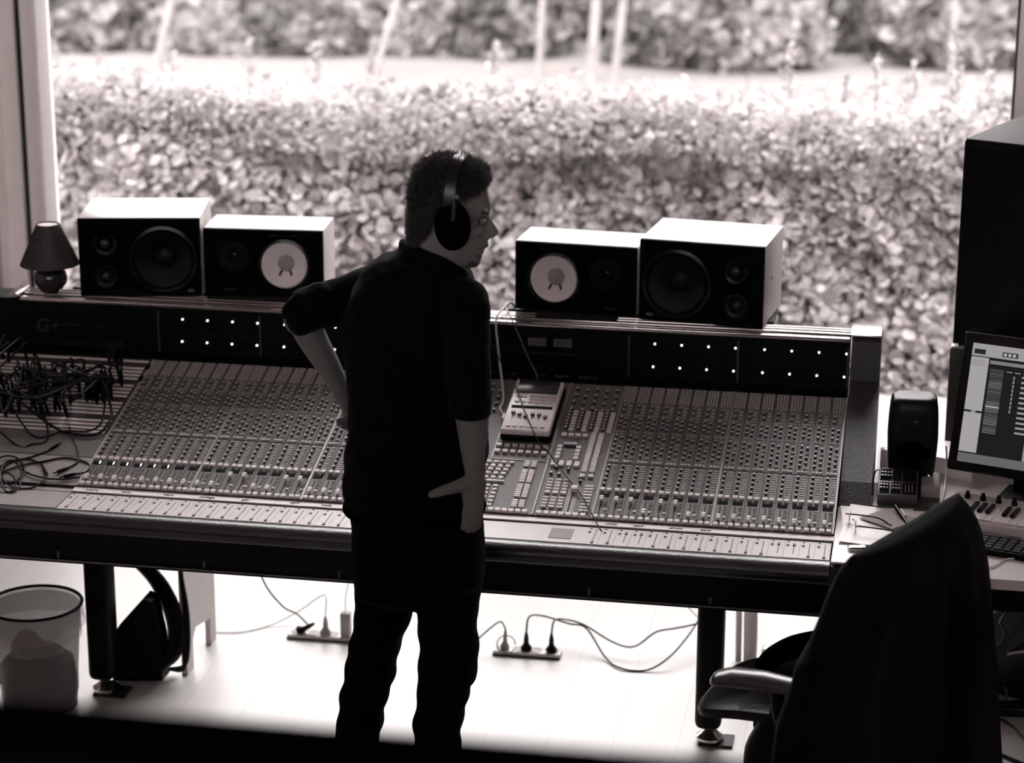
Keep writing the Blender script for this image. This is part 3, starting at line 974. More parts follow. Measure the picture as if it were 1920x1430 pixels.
# two needle meters, master section
for x0 in (1.172, 1.252):
    fr_ = MB().rbox((x0 + .031, .754, 1.081), (.064, .006, .034), .001).build('needle_meter', BLACKGLOSS, con)
    MB().box((x0 + .031, .7505, 1.081), (.056, .002, .025)).build('meter_scale', mat('meter_face', .09, .6, .3, noise=.15), fr_)
    MB().tube([(x0 + .031, .7492, 1.069), (x0 + .02, .7492, 1.088)], .0005, 5, 1).build('needle', INK, fr_)
for x0, x1, z in ((1.0, 1.15, 1.060), (1.15, 1.33, 1.045), (1.16, 1.22, 1.00), (-.32, -.26, 1.055), (-.22, -.18, 1.055), (-.32, -.24, 1.0), (-.2, -.14, 1.0)):
    MB().box(((x0 + x1) / 2, .7545, z), (x1 - x0, .003, .0016)).build('panel_line', mat('panel_line_dim', .025, .5, .4, noise=.1), con)
RX = Matrix.Rotation(PI / 2, 4, 'X')
put_text('G+', 0.062, Matrix.Translation((-.412, .7540, 1.030)) @ RX, mat('emblem_dim_red_grey', .022, .5, .4, noise=.05), con, 'emblem', 0.25)
tx = Matrix.Rotation(PI / 2, 4, 'X')
for s_, x in (('Solid State Logic', 1.06), ('Oxford', 1.20), ('England', 1.262), ('SL4000 G+', 1.335)):
    put_text(s_, .013, Matrix.Translation((x, .7405, .9755)) @ tx, mat('lettering_dim', .09, .5, .3, noise=.05), con, 'lettering')
# bridge top: three bright rails with dark grooves
XB0 = -.455
m = MB()
for y0, y1, zt in ((.752, .776, 1.1405), (.790, .803, 1.1445), (.817, .828, 1.1455), (.841, .850, 1.146)):
    m.rbox(((XB0 + X1) / 2, (y0 + y1) / 2, zt - .006), (X1 - XB0, y1 - y0, .012), .002)
m.build('bridge_top_rail', RAIL, con)
MB().box(((CX0 + X1) / 2, .81, 1.131), (X1 - CX0, .112, .008)).build('bridge_top_groove', BLACK, con)
# brackets behind the bridge that carry the loudspeakers
for xa, xb_ in ((-.36, .50), (1.06, 1.94)):
    m = MB(); m.box(((xa + xb_) / 2, .985, 1.139), (xb_ - xa - .06, .20, .010))
    for xx in (xa + .12, xb_ - .12): m.box((xx, .95, 1.09), (.03, .15, .09))
    m.build('speaker_bracket', BLACK, con)


# end cheeks
def cheek(x0, x1):
    prof = [(.22, .803), (.30, .850), (.66, .985), (.728, 1.02), (.745, 1.135), (.765, 1.150), (.885, 1.150), (.885, .70), (.72, .60), (-.115, .60), (-.225, .74), (-.225, .792), (-.05, .802)]
    return MB().prism(prof, x0, x1, 'X')


c1 = cheek(X1 + .006, 2.237).build('end_cheek', mat('cheek_leathercloth', .022, .5, .5, noise=.25, nscale=14, bump=.2, bscale=150), con, smooth=False)
MB().rbox(((X1 + 2.237) / 2 + .003, -.005, .803), (.088, .43, .006), .002).build('cheek_top_plate', DESK, c1)
MB().rbox(((X1 + 2.237) / 2, .818, 1.151), (.09, .132, .008), .003).build('cheek_cap', RAIL, c1)
MB().rbox((-.475, .80, 1.146), (.03, .11, .012), .003).build('cheek_cap', RAIL, con)


# legs: rounded posts on levelling feet
for x0, x1 in ((-.118, -.038), (1.757, 1.835)):
    lg = MB().rbox(((x0 + x1) / 2, .335, .335), (x1 - x0, .085, .57), .022, None, 4).build('leg', BLACK, con)
    xm = (x0 + x1) / 2 + .005; yy = .335
    ft = MB()
    ft.cyl((xm, yy, .03), (xm, yy, .07), .007, None, 10)
    ft.lathe([(.036, 0.0), (.042, .006), (.042, .014), (.028, .024), (.018, .034), (.0, .036)], (xm, yy, 0.006), (0, 0, 1), 24)
    ft.build('levelling_foot', CHROME, lg)
    MB().box((xm + .02, yy, .004), (.10, .08, .008)).build('foot_block', mat('dark_wood_block', .03, .6, .3, noise=.3), lg)
# rear cable duct and cross bar
MB().box((.85, .80, .665), (2.6, .06, .09)).build('rear_beam', BLACK, con)

# pale notched board below the left end
bdm = thing('pale_notched_board', 'pale upright board with a slot and notched foot behind the left console leg', 'board', (.135, .65, 0))
m = MB()
poly = [(.50, 0), (.565, 0), (.565, .10), (.60, .125), (.745, .095), (.745, 0), (.80, 0), (.80, .60), (.50, .60)]
m.prism(poly, .117, .135, 'X'); m.build('board', mat('pale_board_face', .55, .6, .3, noise=.06), bdm, smooth=False)
MB().box((.1365, .60, .46), (.002, .03, .12)).build('slot', PALEPL, bdm)
MB().prism([(.66, .60), (.70, .60), (.672, .40)], .135, .137, 'X').build('wedge_mark', SLOT, bdm)

# ---- patchbay
pb = []
for i in range(21):
    s_ = .395 + i * .0292
    pb.append(s_)
m = MB()
for i, s_ in enumerate(pb):
    if i % 5 == 4: continue
    m.rbox(pp((CX0 / B - .02) / 2, s_, .0008), (-CX0 - .022, .0118, .0028), .0008, RT)
q = [pp(CX0 / B, .378, -.002), pp(-.012, .378, -.002), pp(-.012, 1.0, -.002), pp(CX0 / B, 1.0, -.002)]
bp = MB(); bp.ring([[v - Vector((0, 0, .004)) for v in q], [v + Vector((0, 0, .003)) for v in q]])
pbp = bp.build('patchbay', mat('patchbay_dark', .05, .4, .6, noise=.1), con, smooth=False)
m.build('label_strips', JACKM, pbp)
jk = []
holes = MB()
for i, s_ in enumerate(pb):
    for j in range(52):
        holes.lathe([(.0022, 0), (.0022, .0012)], pp(-.03 - j * .0495, s_ + .0125, .001), (0, -st, ct), 6)
hb = holes.build('jack_sockets', SLOT, pbp); hb['kind'] = 'stuff'
for s_ in (.93, .83): MB().rbox(pp(-.012, s_, .003), (.012, .03, .008), .002, RT).build('latch', BLACK, pbp)


# ---- patch cables
def plug(m, P, up, k=1.0):
    up = up.normalized()
    m.lathe([(.0022, -.002), (.0022, .004), (.0052 * k, .005), (.0056 * k, .030 * k), (.0034, .040 * k), (.0030, .055 * k)], P, up, 10)
    return P + up * .05 * k


LAB = 'black patch cable looping in the dense tangle over the patchbay'


def pcable(a, b, h, r=.0033, sag=0.0, lab=None, dy=-.06, grp='patch cables over the patchbay', mid=None):
    A = pp(a[0], a[1], .004); Bp = pp(b[0], b[1], .004)
    t = thing('patch_cable', lab or LAB, 'cable', ((A + Bp) / 2), 0, None if lab else grp)
    upn = Vector((0, -st, ct))
    ua = (upn + Vector((rnd.uniform(-.15, .15), rnd.uniform(-.2, .05), 0))); ub = (upn + Vector((rnd.uniform(-.15, .15), rnd.uniform(-.2, .05), 0)))
    m1 = MB(); ea = plug(m1, A, ua); m1.build('plug', BLACK, t)
    m2 = MB(); eb = plug(m2, Bp, ub); m2.build('plug', BLACK, t)
    M_ = mid or [(ea + eb) / 2 + Vector((rnd.uniform(-.03, .03), dy + rnd.uniform(-.03, .03), h))]
    pts = [ea - ua * .01, ea + ua * .025] + M_ + [eb + ub * .025, eb - ub * .01]
    c_ = MB(); c_.tube(pts, r, 7, 8); c_.build('cord', CABLEB, t)
    return t


def over(px, py, h):
    """point h above the sloping panel plane seen at a photo pixel"""
    d = FW * F + RR * (px - 960) - UU * (py - 715)
    n_ = Vector((0, -st, ct)); p0 = pp(0, 0, h)
    return CP + d * ((p0 - CP).dot(n_) / d.dot(n_))


cl = [(-.28, .66), (-.24, .68), (-.2, .70), (-.3, .72), (-.18, .64), (-.25, .62)]
for i in range(17):
    a = (rnd.uniform(-.42, -.14), rnd.uniform(.60, .78)); b = (rnd.uniform(-1.1, -.45), rnd.uniform(.45, .75))
    pcable(a, b, rnd.uniform(-.01, .06), dy=rnd.uniform(-.12, -.03))
for i in range(28):
    a = (rnd.uniform(-1.5, -.5), rnd.uniform(.55, .82)); b = (a[0] + rnd.uniform(-.25, .4), rnd.uniform(.45, .75))
    pcable(a, b, rnd.uniform(-.035, .05), dy=rnd.uniform(-.10, -.02))
for i in range(5):
    pcable((rnd.uniform(-1.45, -1.15), rnd.uniform(.90, .97)), (rnd.uniform(-1.6, -1.2), rnd.uniform(.5, .7)), rnd.uniform(-.02, .04), dy=-.05)
for i in range(3):
    pcable((-.35 + i * .03, .955), (-.18 + i * .02, .80 - .02 * i), .0, dy=-.02)
# sweeping loops
pcable((-.20, .70), (-.62, .80), 0, lab='black patch cable arching highest over the patchbay', mid=[over(165, 735, .03), over(160, 705, .07), over(140, 685, .08), over(115, 697, .07)])
pcable((-.22, .62), (-1.0, .5), 0, .0042, lab='thick black cable sweeping in the widest loop at the patchbay foot', mid=[over(208, 765, .03), over(205, 790, .02), over(185, 812, .012), over(150, 815, .01), over(100, 800, .01)])
pcable((-.17, .66), (-1.1, .55), 0, .0034, lab='black cable looping just inside the widest loop at the patchbay foot', mid=[over(195, 770, .03), over(188, 795, .02), over(165, 808, .012), over(120, 808, .012), over(60, 815, .01)])
pcable((-.85, .62), (-1.5, .5), 0, lab='black patch cable drooping lowest, across the plain grey panel at left', mid=[over(90, 815, .01), over(60, 832, .006), over(25, 830, .006)])


def loose(pts, lab, r=.0028, ends=(True, True)):
    P = [over(x, y, h) for x, y, h in pts]
    t = thing('loose_patch_cable', lab, 'cable', P[len(P) // 2])
    MB().tube(P, r, 7, 8).build('cord', CABLEB, t)
    for on, a, b in ((ends[0], P[0], P[1]), (ends[1], P[-1], P[-2])):
        if on:
            u = (a - b).normalized(); m = MB(); m.lathe([(.0030, -.035), (.0050, -.025), (.0052, 0), (.0022, .001), (.0022, .013), (.0005, .015)], a, u, 10); m.build('plug', BLACK, t)
    return t


loose([(108, 834, .005), (90, 845, .005), (60, 856, .004), (20, 866, .004), (-10, 880, .004)], 'black plug cable lying along the ridge left of the faders')
loose([(108, 884, .005), (125, 878, .004), (146, 865, .004), (147, 850, .004), (138, 825, .004), (130, 800, .02)], 'black cable dropping straight from the tangle to a plug on the grey panel', ends=(True, False))
loose([(120, 893, .005), (138, 889, .004), (160, 885, .004), (168, 873, .004), (155, 864, .004), (120, 858, .004), (80, 865, .004), (40, 872, .004), (5, 885, .004)], 'black cable whose plug points left beside the first faders', ends=(True, False))
loose([(38, 878, .004), (60, 890, .004), (100, 898, .004), (150, 895, .004)], 'short black cable curving under the two loose plugs', ends=(False, False))
for i, (cx_, cy_, rx, ry) in enumerate([(45, 888, 42, 28), (15, 880, 30, 26), (5, 905, 24, 20), (20, 893, 20, 30)]):
    loose([(cx_ + rx * math.cos(a), cy_ + ry * math.sin(a), .004 + .003 * i) for a in [k * PI / 5 + i for k in range(11)]],
          ['black cable coiled in the widest ring at the left front of the console', 'black cable ring lying over the left end of the widest ring', 'small black cable ring lowest at the left picture edge', 'narrow tall black cable loop inside the widest ring'][i], ends=(False, i == 0))

# remote control unit resting on the centre section
rc = thing('remote_controller', 'pale handheld style control unit with dark display and six sliders, on the console', 'remote control', (3.70 * B, .52, .0))
def rq(u, v, h): return pp(3.495 + .425 * u, .548 + .402 * v, h)
MB().rbox(pp(3.735, .752, .013), (.148, .288, .022), .004, RT).build('base', BLACK, rc)
MB().rbox(pp(3.728, .755, .030), (.146, .290, .018), .006, RT, 3).build('case', PALEPL, rc)
MB().rbox(pp(3.728, .900, .040), (.124, .072, .004), .001, RT).build('display', LCD, rc)
MB().box(pp(3.728, .738, .0395), (.122, .013, .002), RT).build('black_band', SLOT, rc)
me = btn_mb(.0135, .008, .003)().mesh('k', BTN)
rep('key', me, rc, [pm(3.81 + j * .048 - .01, .825 - i * .024, .039) for i in range(2) for j in range(3)] + [pm(3.70 + j * .04, .825 - i * .024, .039) for i in range(2) for j in range(3)] + [pm(3.575 + j * .061, .778, .039) for j in range(6)] + [pm(3.565 + j * .062, .588, .039) for j in range(6)])
rep('slider_slot', btn_mb(.0022, .034, .0008, .0002)().mesh('ss', SLOT), rc, [pm(3.58 + j * .059, .665, .0385) for j in range(6)])
rep('slider_cap', btn_mb(.012, .010, .008)().mesh('sc', mat('slider_cap_grey', .18, .4, .5, noise=.05)), rc, [pm(3.58 + j * .059, .665 + dv, .039) for j, dv in enumerate((.02, .008, -.004, .012, .012, -.004))])
m = MB(); m.box(pp(3.605, .838, .0392), (.030, .003, .0006), RT); m.rbox(pp(3.605, .818, .0392), (.030, .009, .0008), .0002, RT); m.build('printed_mark', INK, rc)
for dx in (-.022, .022): MB().rbox(pp(3.605 + dx, .818, .0398), (.009, .0035, .0006), .0002, RT).build('mark_window', PALEPL, rc)

rc.location = rc.location + Vector((.006, -.0265, -.0066))

# white cable hung over the bridge, with its connector; thin cables
def cable(name, lab, pts, r, m_, k=8):
    P = [Vector(p) for p in pts]
    t = thing(name, lab, 'cable', P[0])
    MB().tube(P, r, 7, k).build('cord', m_, t)
    return t


wc = cable('white_usb_cable', 'white cable hooked over the bridge and hanging down with a metal connector', [(1.12, .95, 1.10), (1.10, .885, 1.163), (1.085, .82, 1.160), (1.078, .745, 1.148), (1.084, .735, 1.08), (1.093, .735, 1.0), over(944, 745, .01), over(938, 765, .006), over(944, 776, .006)], .0036, CABLEW)
m = MB(); P = over(944, 776, .007); Q = over(947, 786, .006); m.rbox((P + Q) / 2, (.013, (P - Q).length * 1.1, .008), .001, RT); m.build('connector', PALEPL, wc)
cable('thin_grey_cable', 'thin grey cable slanting down the bridge right of the white one', [(1.09, .90, 1.155), (1.10, .80, 1.166), (1.125, .748, 1.15), (1.15, .740, 1.10), (1.18, .740, 1.03), (1.205, .735, .985), over(1010, 722, .004)], .0022, mat('grey_cable', .16, .4, .4, noise=.05))
cable('thin_black_cable', 'thin black cable trailing diagonally over the remote and centre keys', [(1.06, .74, 1.07), W(935, 670, .738), W(950, 700, .735), over(962, 715, .050), over(975, 745, .047), over(990, 785, .046), over(1012, 832, .03), over(1030, 850, .012), over(1062, 893, .012), over(1088, 925, .010), over(1108, 960, .010), over(1128, 995, .006), over(1150, 1018, .004)], .0018, CABLEB)

# ================================================================ LOUDSPEAKERS
def frame(o):
    return o


def lbuild(m, name, mt, parent): return m.build(name, mt, parent, world=False)


def cabinet(root, w_, d_, h_, fr=.012, body=CABINET, r=.003):
    """front face at local y=0, back at y=d, base at z=0; origin at front left bottom"""
    c_ = MB().rbox((w_ / 2, d_ / 2 + .004, h_ / 2), (w_, d_ - .008, h_), r)
    o = lbuild(c_, 'cabinet', body, root)
    lbuild(MB().rbox((w_ / 2, .002, h_ / 2), (w_ - .002, .012, h_ - .002), .003), 'baffle', BAFFLE, root)
    return o


def driver(root, x, z, R_, surround, cone, capm, depth, capr, name='woofer', rim=BLACKGLOSS):
    n0 = -.004
    m = MB(); m.lathe([(R_ * 1.0, .0), (R_ * 1.13, .0), (R_ * 1.13, .005), (R_ * 1.02, .007), (R_, .003)], (x, n0, z), (0, -1, 0), 48, False)
    f_ = lbuild(m, name, rim, root)
    m = MB(); m.lathe([(R_, .001), (R_ * .96, .006), (R_ * .90, .001)], (x, n0, z), (0, -1, 0), 48, False); lbuild(m, 'surround', surround, f_)
    m = MB(); m.lathe([(R_ * .90, .0012), (R_ * .6, .0012 - depth * .4), (capr, .001 - depth)], (x, n0, z), (0, -1, 0), 48, False); lbuild(m, 'cone', cone, f_)
    m = MB(); m.lathe([(capr * 1.05, .001 - depth), (capr * .9, .006 - depth), (capr * .5, .012 - depth), (0, .014 - depth)], (x, n0, z), (0, -1, 0), 32, False); lbuild(m, 'dust_cap', capm, f_)
    return f_


def cut_baffle(root, x, z, R_, depth):
    """boolean hole behind a deep cone"""
    for nm in ('baffle', 'cabinet'):
        o = [k for k in root.children if k.name.split('.')[0] == nm][0]
        cm_ = MB().lathe([(R_ * .99, -.03), (R_ * .99, depth + .02)], (x, 0, z), (0, 1, 0), 40).build('cutter', SLOT)
        cm_.matrix_world = root.matrix_world
        b = o.modifiers.new('b', 'BOOLEAN'); b.operation = 'DIFFERENCE'; b.object = cm_; b.solver = 'EXACT'
        bpy.context.view_layer.update()
        me = bpy.data.meshes.new_from_object(o.evaluated_get(bpy.context.evaluated_depsgraph_get()))
        o.modifiers.clear(); o.data = me
        bpy.data.objects.remove(cm_)


def small_monitor(name, lab, loc, ang, mirror):
    t = thing(name, lab, 'loudspeaker', loc, ang, 'small studio monitors')
    Wd, Dp, Hh = .382, .197, .215
    cabinet(t, Wd, Dp, Hh)
    bpy.context.view_layer.update()
    X = lambda x: Wd - x if mirror else x
    cut_baffle(t, X(.124), .103, .074, .035)
    d_ = driver(t, X(.124), .103, .074, CONE, CONE, CAPGREY, .030, .026)
    # the two lead wires below the cap
    for s_ in (-1, 1):
        x = X(.124)
        lbuild(MB().tube([(x + s_ * .013, -.004 + .022, .103 - .022), (x + s_ * .020, -.004 + .014, .103 - .038)], .0035, 6, 1), 'lead_wire', INK, d_)
    m = MB(); m.lathe([(.050, 0), (.050, .003), (.044, .004), (.022, .001)], (X(.285), -.004, .125), (0, -1, 0), 36, False); tw_ = lbuild(m, 'tweeter', mat('tweeter_plate', .003, .5, .1, noise=.1), t)
    m = MB(); m.ell((X(.285), -.004, .125), (.019, .006, .019)); lbuild(m, 'dome', mat('tweeter_dome', .004, .15, .1, noise=.1), tw_)
    lbuild(MB().box((X(.124), -.0045, .196), (.095, .001, .0016)), 'name_line', mat('dim_print', .02, .5, .3, noise=.1), t)
    lbuild(MB().box((X(.30), -.0045, .020), (.04, .001, .004)), 'badge', mat('dim_badge', .03, .5, .3, noise=.1), t)
    return t


def big_monitor(name, lab, loc, ang, mirror):
    t = thing(name, lab, 'loudspeaker', loc, ang, 'large studio monitors')
    Wd, Dp, Hh = .383, .30, .252
    cabinet(t, Wd, Dp, Hh)
    bpy.context.view_layer.update()
    X = lambda x: Wd - x if mirror else x
    wx = X(.118)
    cut_baffle(t, wx, .122, .094, .04)
    driver(t, wx, .122, .094, BLACKGLOSS, DARKCONE, mat('dark_dust_cap', .004, .45, .15, noise=.1), .038, .034)
    m = MB(); m.lathe([(.036, 0), (.036, .004), (.030, .002), (.018, -.004)], (X(.298), -.004, .172), (0, -1, 0), 36, False); tw_ = lbuild(m, 'tweeter', BLACKGLOSS, t)
    m = MB(); m.ell((X(.298), -.005, .172), (.017, .012, .017)); lbuild(m, 'dome', CHROME if 0 else mat('tweeter_dome_gloss', .008, .2, .5, noise=.1), tw_)
    cut_baffle(t, X(.300), .062, .036, .02)
    driver(t, X(.300), .062, .036, BLACKGLOSS, DARKCONE, mat('mid_dome', .005, .35, .25, noise=.1), .012, .024, 'midrange_driver')
    lbuild(MB().box((X(.035), -.0045, .020), (.018, .001, .008)), 'badge', mat('metal_badge', .12, .4, .6, noise=.1), t)
    lbuild(MB().cyl((Wd + .0, .12, .13), (Wd + .0008, .12, .13), .006, None, 12), 'screw_plug', INK, t)
    return t


R_ = math.radians
SZ = 1.148
big_monitor('large_studio_monitor', 'large three-way loudspeaker on the bridge right beside the table lamp', (-.256, .762, SZ), R_(11.3), True)
small_monitor('small_studio_monitor', 'small white-coned loudspeaker left of the man, on the bridge', (.124, .846, SZ + .004), R_(4.6), True)
small_monitor('small_studio_monitor', 'small white-coned loudspeaker right of the man, on the bridge', (1.114, .866, SZ + .004), R_(-4.0), False)
big_monitor('large_studio_monitor', 'large three-way loudspeaker on the bridge at the right, beside a small white-coned one', (1.503, .826, SZ), R_(-6.4), False)
for a, b, lab, y0 in ((.135, .49, 'dark foam pad under the small loudspeaker left of the man', .835), (1.19, 1.44, 'dark foam pad under the small loudspeaker right of the man', .80)):
    pd = MB().rbox(((a + b) / 2, y0 + .07, SZ - .0005), (b - a, .15, .007), .002).build('foam_pad', mat('foam_pad_dark', .012, .9, .2, noise=.2)); tag(pd, lab, 'foam pad')

# ---- table lamp
LX, LY, LZ = -.322, .80, 1.147
c_ = W(97, 552, .80)
LX = c_.x
tl = thing('table_lamp', 'small round-bodied table lamp with a dark cone shade, by the window frame', 'lamp', (LX, LY, LZ))
MB().lathe([(.026, 0), (.030, .004), (.040, .014), (.050, .032), (.052, .048), (.048, .066), (.036, .082), (.020, .092), (.014, .100), (.012, .112)], (LX, LY, LZ), (0, 0, 1), 40).build('base', CERAMIC, tl)
MB().cyl((LX, LY, LZ + .11), (LX, LY, LZ + .19), .005).build('stem', CHROME, tl)
MB().lathe([(.094, .092), (.036, .222), (.0345, .222), (.0925, .0925)], (LX, LY, LZ), (0, 0, 1), 48, False).build('lamp_shade', LAMPSH, tl)
MB().lathe([(.0345, .2185), (.0, .219)], (LX, LY, LZ), (0, 0, 1), 36).build('shade_lining', LAMPIN, tl)

# ================================================================ RIGHT-HAND DESK
DZ = .80
AR = R_(-18)
dk = thing('work_desk', 'pale work desk joined to the right end of the console', 'desk', (2.9, .4, 0))
MB().prism([(2.243, -.25), (3.95, -.25), (3.95, .26), (3.40, .46), (3.0, .63), (2.44, .86), (2.425, 1.19), (2.243, 1.19)], DZ - .028, DZ, 'Z').build('desk_top', DESK, dk, smooth=False)
MB().box((3.05, -.19, .735), (1.6, .05, .072)).build('front_rail', BLACK, dk)
for x, y in ((2.30, 1.12), (3.90, -.15), (3.90, .20)): MB().box((x, y, .386), (.05, .05, .772)).build('leg', BLACK, dk)

# small monitor: rounded cast body on a puck stand
gx, gy = 2.343, .455
gn = thing('compact_monitor', 'compact rounded black loudspeaker standing on the desk right of the console', 'loudspeaker', (gx, gy, DZ), R_(3))
m = MB(); rings = []
Wg, Hg, Dg = .142, .232, .13
def sup(u, w_, d_, z, y0, n=4.5, k=36):
    o = []
    for i in range(k):
        a = 2 * PI * i / k; c0, s0 = math.cos(a), math.sin(a)
        o.append(Vector((w_ * abs(c0) ** (2 / n) * (1 if c0 > 0 else -1), y0 + d_ * abs(s0) ** (2 / n) * (1 if s0 > 0 else -1), z)))
    return o
for z, wk, dkk in ((0, .70, .6), (.006, .88, .85), (.02, .92, .95), (.06, .965, 1), (.116, 1.0, 1), (.17, .975, 1), (.205, .94, .97), (.222, .90, .88), (.230, .82, .78), (.233, .66, .6)):
    rings.append(sup(0, Wg / 2 * wk, Dg / 2 * dkk, z + .036, 0))
m.ring(rings); lbuild(m, 'body', mat('cast_body_black', .003, .38, .2, noise=.1), gn)
m = MB(); m.lathe([(.050, 0.001), (.048, -.001), (.030, .0015), (0, .002)], (0, -.0640, .118), (0, -1, 0), 32, False); lbuild(m, 'woofer', BLACKMATTE, gn)
m = MB(); m.lathe([(.030, .001), (.028, -.002), (.012, -.003)], (0.005, -.0625, .205), (0, -1, 0), 28, False); t2 = lbuild(m, 'tweeter', BLACKGLOSS, gn)
m = MB(); m.ell((.005, -.0630, .205), (.010, .007, .010)); lbuild(m, 'dome', mat('tweeter_dome_gloss', .05, .2, .8), t2)
m = MB(); m.lathe([(.034, 0), (.035, .010), (.026, .020), (.020, .040)], (.015, 0, 0), (0, 0, 1), 32); lbuild(m, 'stand_puck', BLACK, gn)
lbuild(MB().box((.002, -.0648, .043), (.028, .001, .004)), 'badge', mat('dim_badge', .03, .5, .3), gn)
lbuild(MB().cyl((.048, -.060, .050), (.048, -.066, .050), .0022, None, 8), 'power_light', mat('dim_power_light', .5, .5, emit=.4), gn)

# block and knobby control box
bk_ = thing('base_block', 'low dark slab the knobby little mixer rests on', 'slab', (2.335, .335, DZ))
MB().rbox((2.335, .325, DZ + .005), (.185, .20, .010), .003).build('block', mat('dark_slab', .05, .45, .5, noise=.1), bk_)
cx_ = thing('control_box', 'small dark mixer box with rows of tiny knobs below the compact loudspeaker', 'mixer', (2.31, .31, DZ + .010))
RB = Matrix.Rotation(R_(12), 3, 'X')
MB().rbox((2.31, .312, DZ + .036), (.110, .150, .040), .003, RB).build('case', mat('dark_box_case', .05, .4, .6, noise=.1), cx_)
def bxp(u, v, h): return Vector((2.31, .312, DZ + .036)) + RB @ Vector(((u - .5) * .105, (v - .5) * .145, .020 + h))
m = MB()
for u0, v0, u1, v1 in ((.02, .53, .32, .95), (.36, .53, .58, .95), (.62, .53, .98, .95), (.02, .05, .28, .46), (.32, .05, .58, .46), (.62, .05, .98, .46)):
    a, b = bxp(u0, v0, .0008), bxp(u1, v1, .0008); m.box((a + b) / 2, (b.x - a.x, (b - a).length * .88 if 0 else (v1 - v0) * .145, .0012), RB)
m.build('inset_panels', SLOT, cx_)
me = knob_mb(.0036, .007).mesh('kn', [KNOBSIDE, mat('bright_knob_top', .6, .3, .5)])
sp = []
for v, us in ((.66, (.07, .15, .23, .31)), (.20, (.06, .14, .22)), (.20, (.37, .45, .53))):
    for u in us: sp.append(Matrix.Translation(bxp(u, v, 0)) @ RB.to_4x4())
    for u in us: sp.append(Matrix.Translation(bxp(u, v + .12, 0)) @ RB.to_4x4())
rep('knob', me, cx_, sp)
m = MB()
for u in (.70, .79, .88): a = bxp(u, .25, .002); m.box(a, (.002, .04, .002), RB)
m.build('slider', PRINTLT, cx_)
bx2 = thing('grey_cable_cover', 'pale grey box wedge between the little mixer and the chair jacket', 'box', (2.395, .36, DZ))
MB().rbox((2.40, .385, DZ + .022), (.055, .13, .044), .006).build('box', mat('mid_grey_box', .30, .5, .4, noise=.05), bx2)
wb = thing('white_adapter', 'white plastic adapter block standing behind the compact loudspeaker', 'adapter', (2.268, .56, DZ))
MB().rbox((2.272, .56, DZ + .035), (.036, .03, .07), .005).build('block', PALEPL, wb)
wb2 = thing('white_box', 'big flat white box between the compact loudspeaker and the computer', 'box', (2.50, .62, DZ))
MB().rbox((2.478, .60, DZ + .03), (.135, .16, .06), .002, Matrix.Rotation(AR, 3, 'Z')).build('box', PAPER, wb2)
cable('black_box_cable', 'thin black cable from the little mixer to the side of the console', [(2.256, .40, DZ + .055), (2.245, .405, DZ + .05), (2.240, .37, DZ + .02), (2.241, .33, DZ + .003)], .0018, CABLEB)
cable('white_desk_cable', 'two-strand white cable dropping from the computer onto the desk', [(2.440, .535, DZ + .095), (2.445, .50, DZ + .05), (2.442, .44, DZ + .015), (2.438, .36, DZ + .004), (2.43, .25, DZ + .004)], .0028, CABLEW)

# papers, card, spectacles, pen
def sheet(name, lab, x, y, z, w_, d_, a, m_, cat='paper', curl=.0):
    t = thing(name, lab, cat, (x, y, z))
    m = MB(); Rz = Matrix.Rotation(a, 3, 'Z'); n_ = 10
    top_ = []; bot_ = []
    vs = []; fs = []
    for j in range(n_ + 1):
        for i in range(n_ + 1):
            u, v = i / n_ - .5, j / n_ - .5
            zz = curl * max(0, -u * 2) ** 2
            q = Vector((x, y, z)) + Rz @ Vector((u * w_, v * d_, zz)); vs.append(q)
    k = len(vs); vs += [q + Vector((0, 0, .0008)) for q in vs]
    for j in range(n_):
        for i in range(n_):
            a_ = j * (n_ + 1) + i; fs.append((a_, a_ + n_ + 1, a_ + n_ + 2, a_ + 1)); fs.append((a_ + k, a_ + 1 + k, a_ + n_ + 2 + k, a_ + n_ + 1 + k))
    bd_ = [i for i in range(n_ + 1)] + [(j + 1) * (n_ + 1) - 1 for j in range(1, n_ + 1)] + [n_ * (n_ + 1) + i for i in range(n_ - 1, -1, -1)] + [j * (n_ + 1) for j in range(n_ - 1, 0, -1)]
    for i in range(len(bd_)): a_, b_ = bd_[i], bd_[(i + 1) % len(bd_)]; fs.append((a_, b_, b_ + k, a_ + k))
    m.add(vs, fs); m.build('sheet', m_, t); return t


sheet('paper_sheet', 'white paper sheet under the spectacles, topmost of the loose sheets', 2.275, .062, DZ + .0085, .205, .300, R_(-4), PAPER, curl=.004)
sheet('paper_sheet', 'white paper sheet peeping out farthest left of the loose sheets', 2.268, .07, DZ + .0070, .20, .29, R_(5), PAPER, curl=.003)
sheet('paper_sheet', 'white paper sheet showing at the right of the loose sheets, toward the jacket', 2.32, .05, DZ + .0050, .21, .29, R_(-12), PAPER)
sheet('paper_card', 'grey card lying slanted on the white sheets behind the spectacles', 2.292, .115, DZ + .0140, .115, .115, R_(-38), PAPERG, 'card')

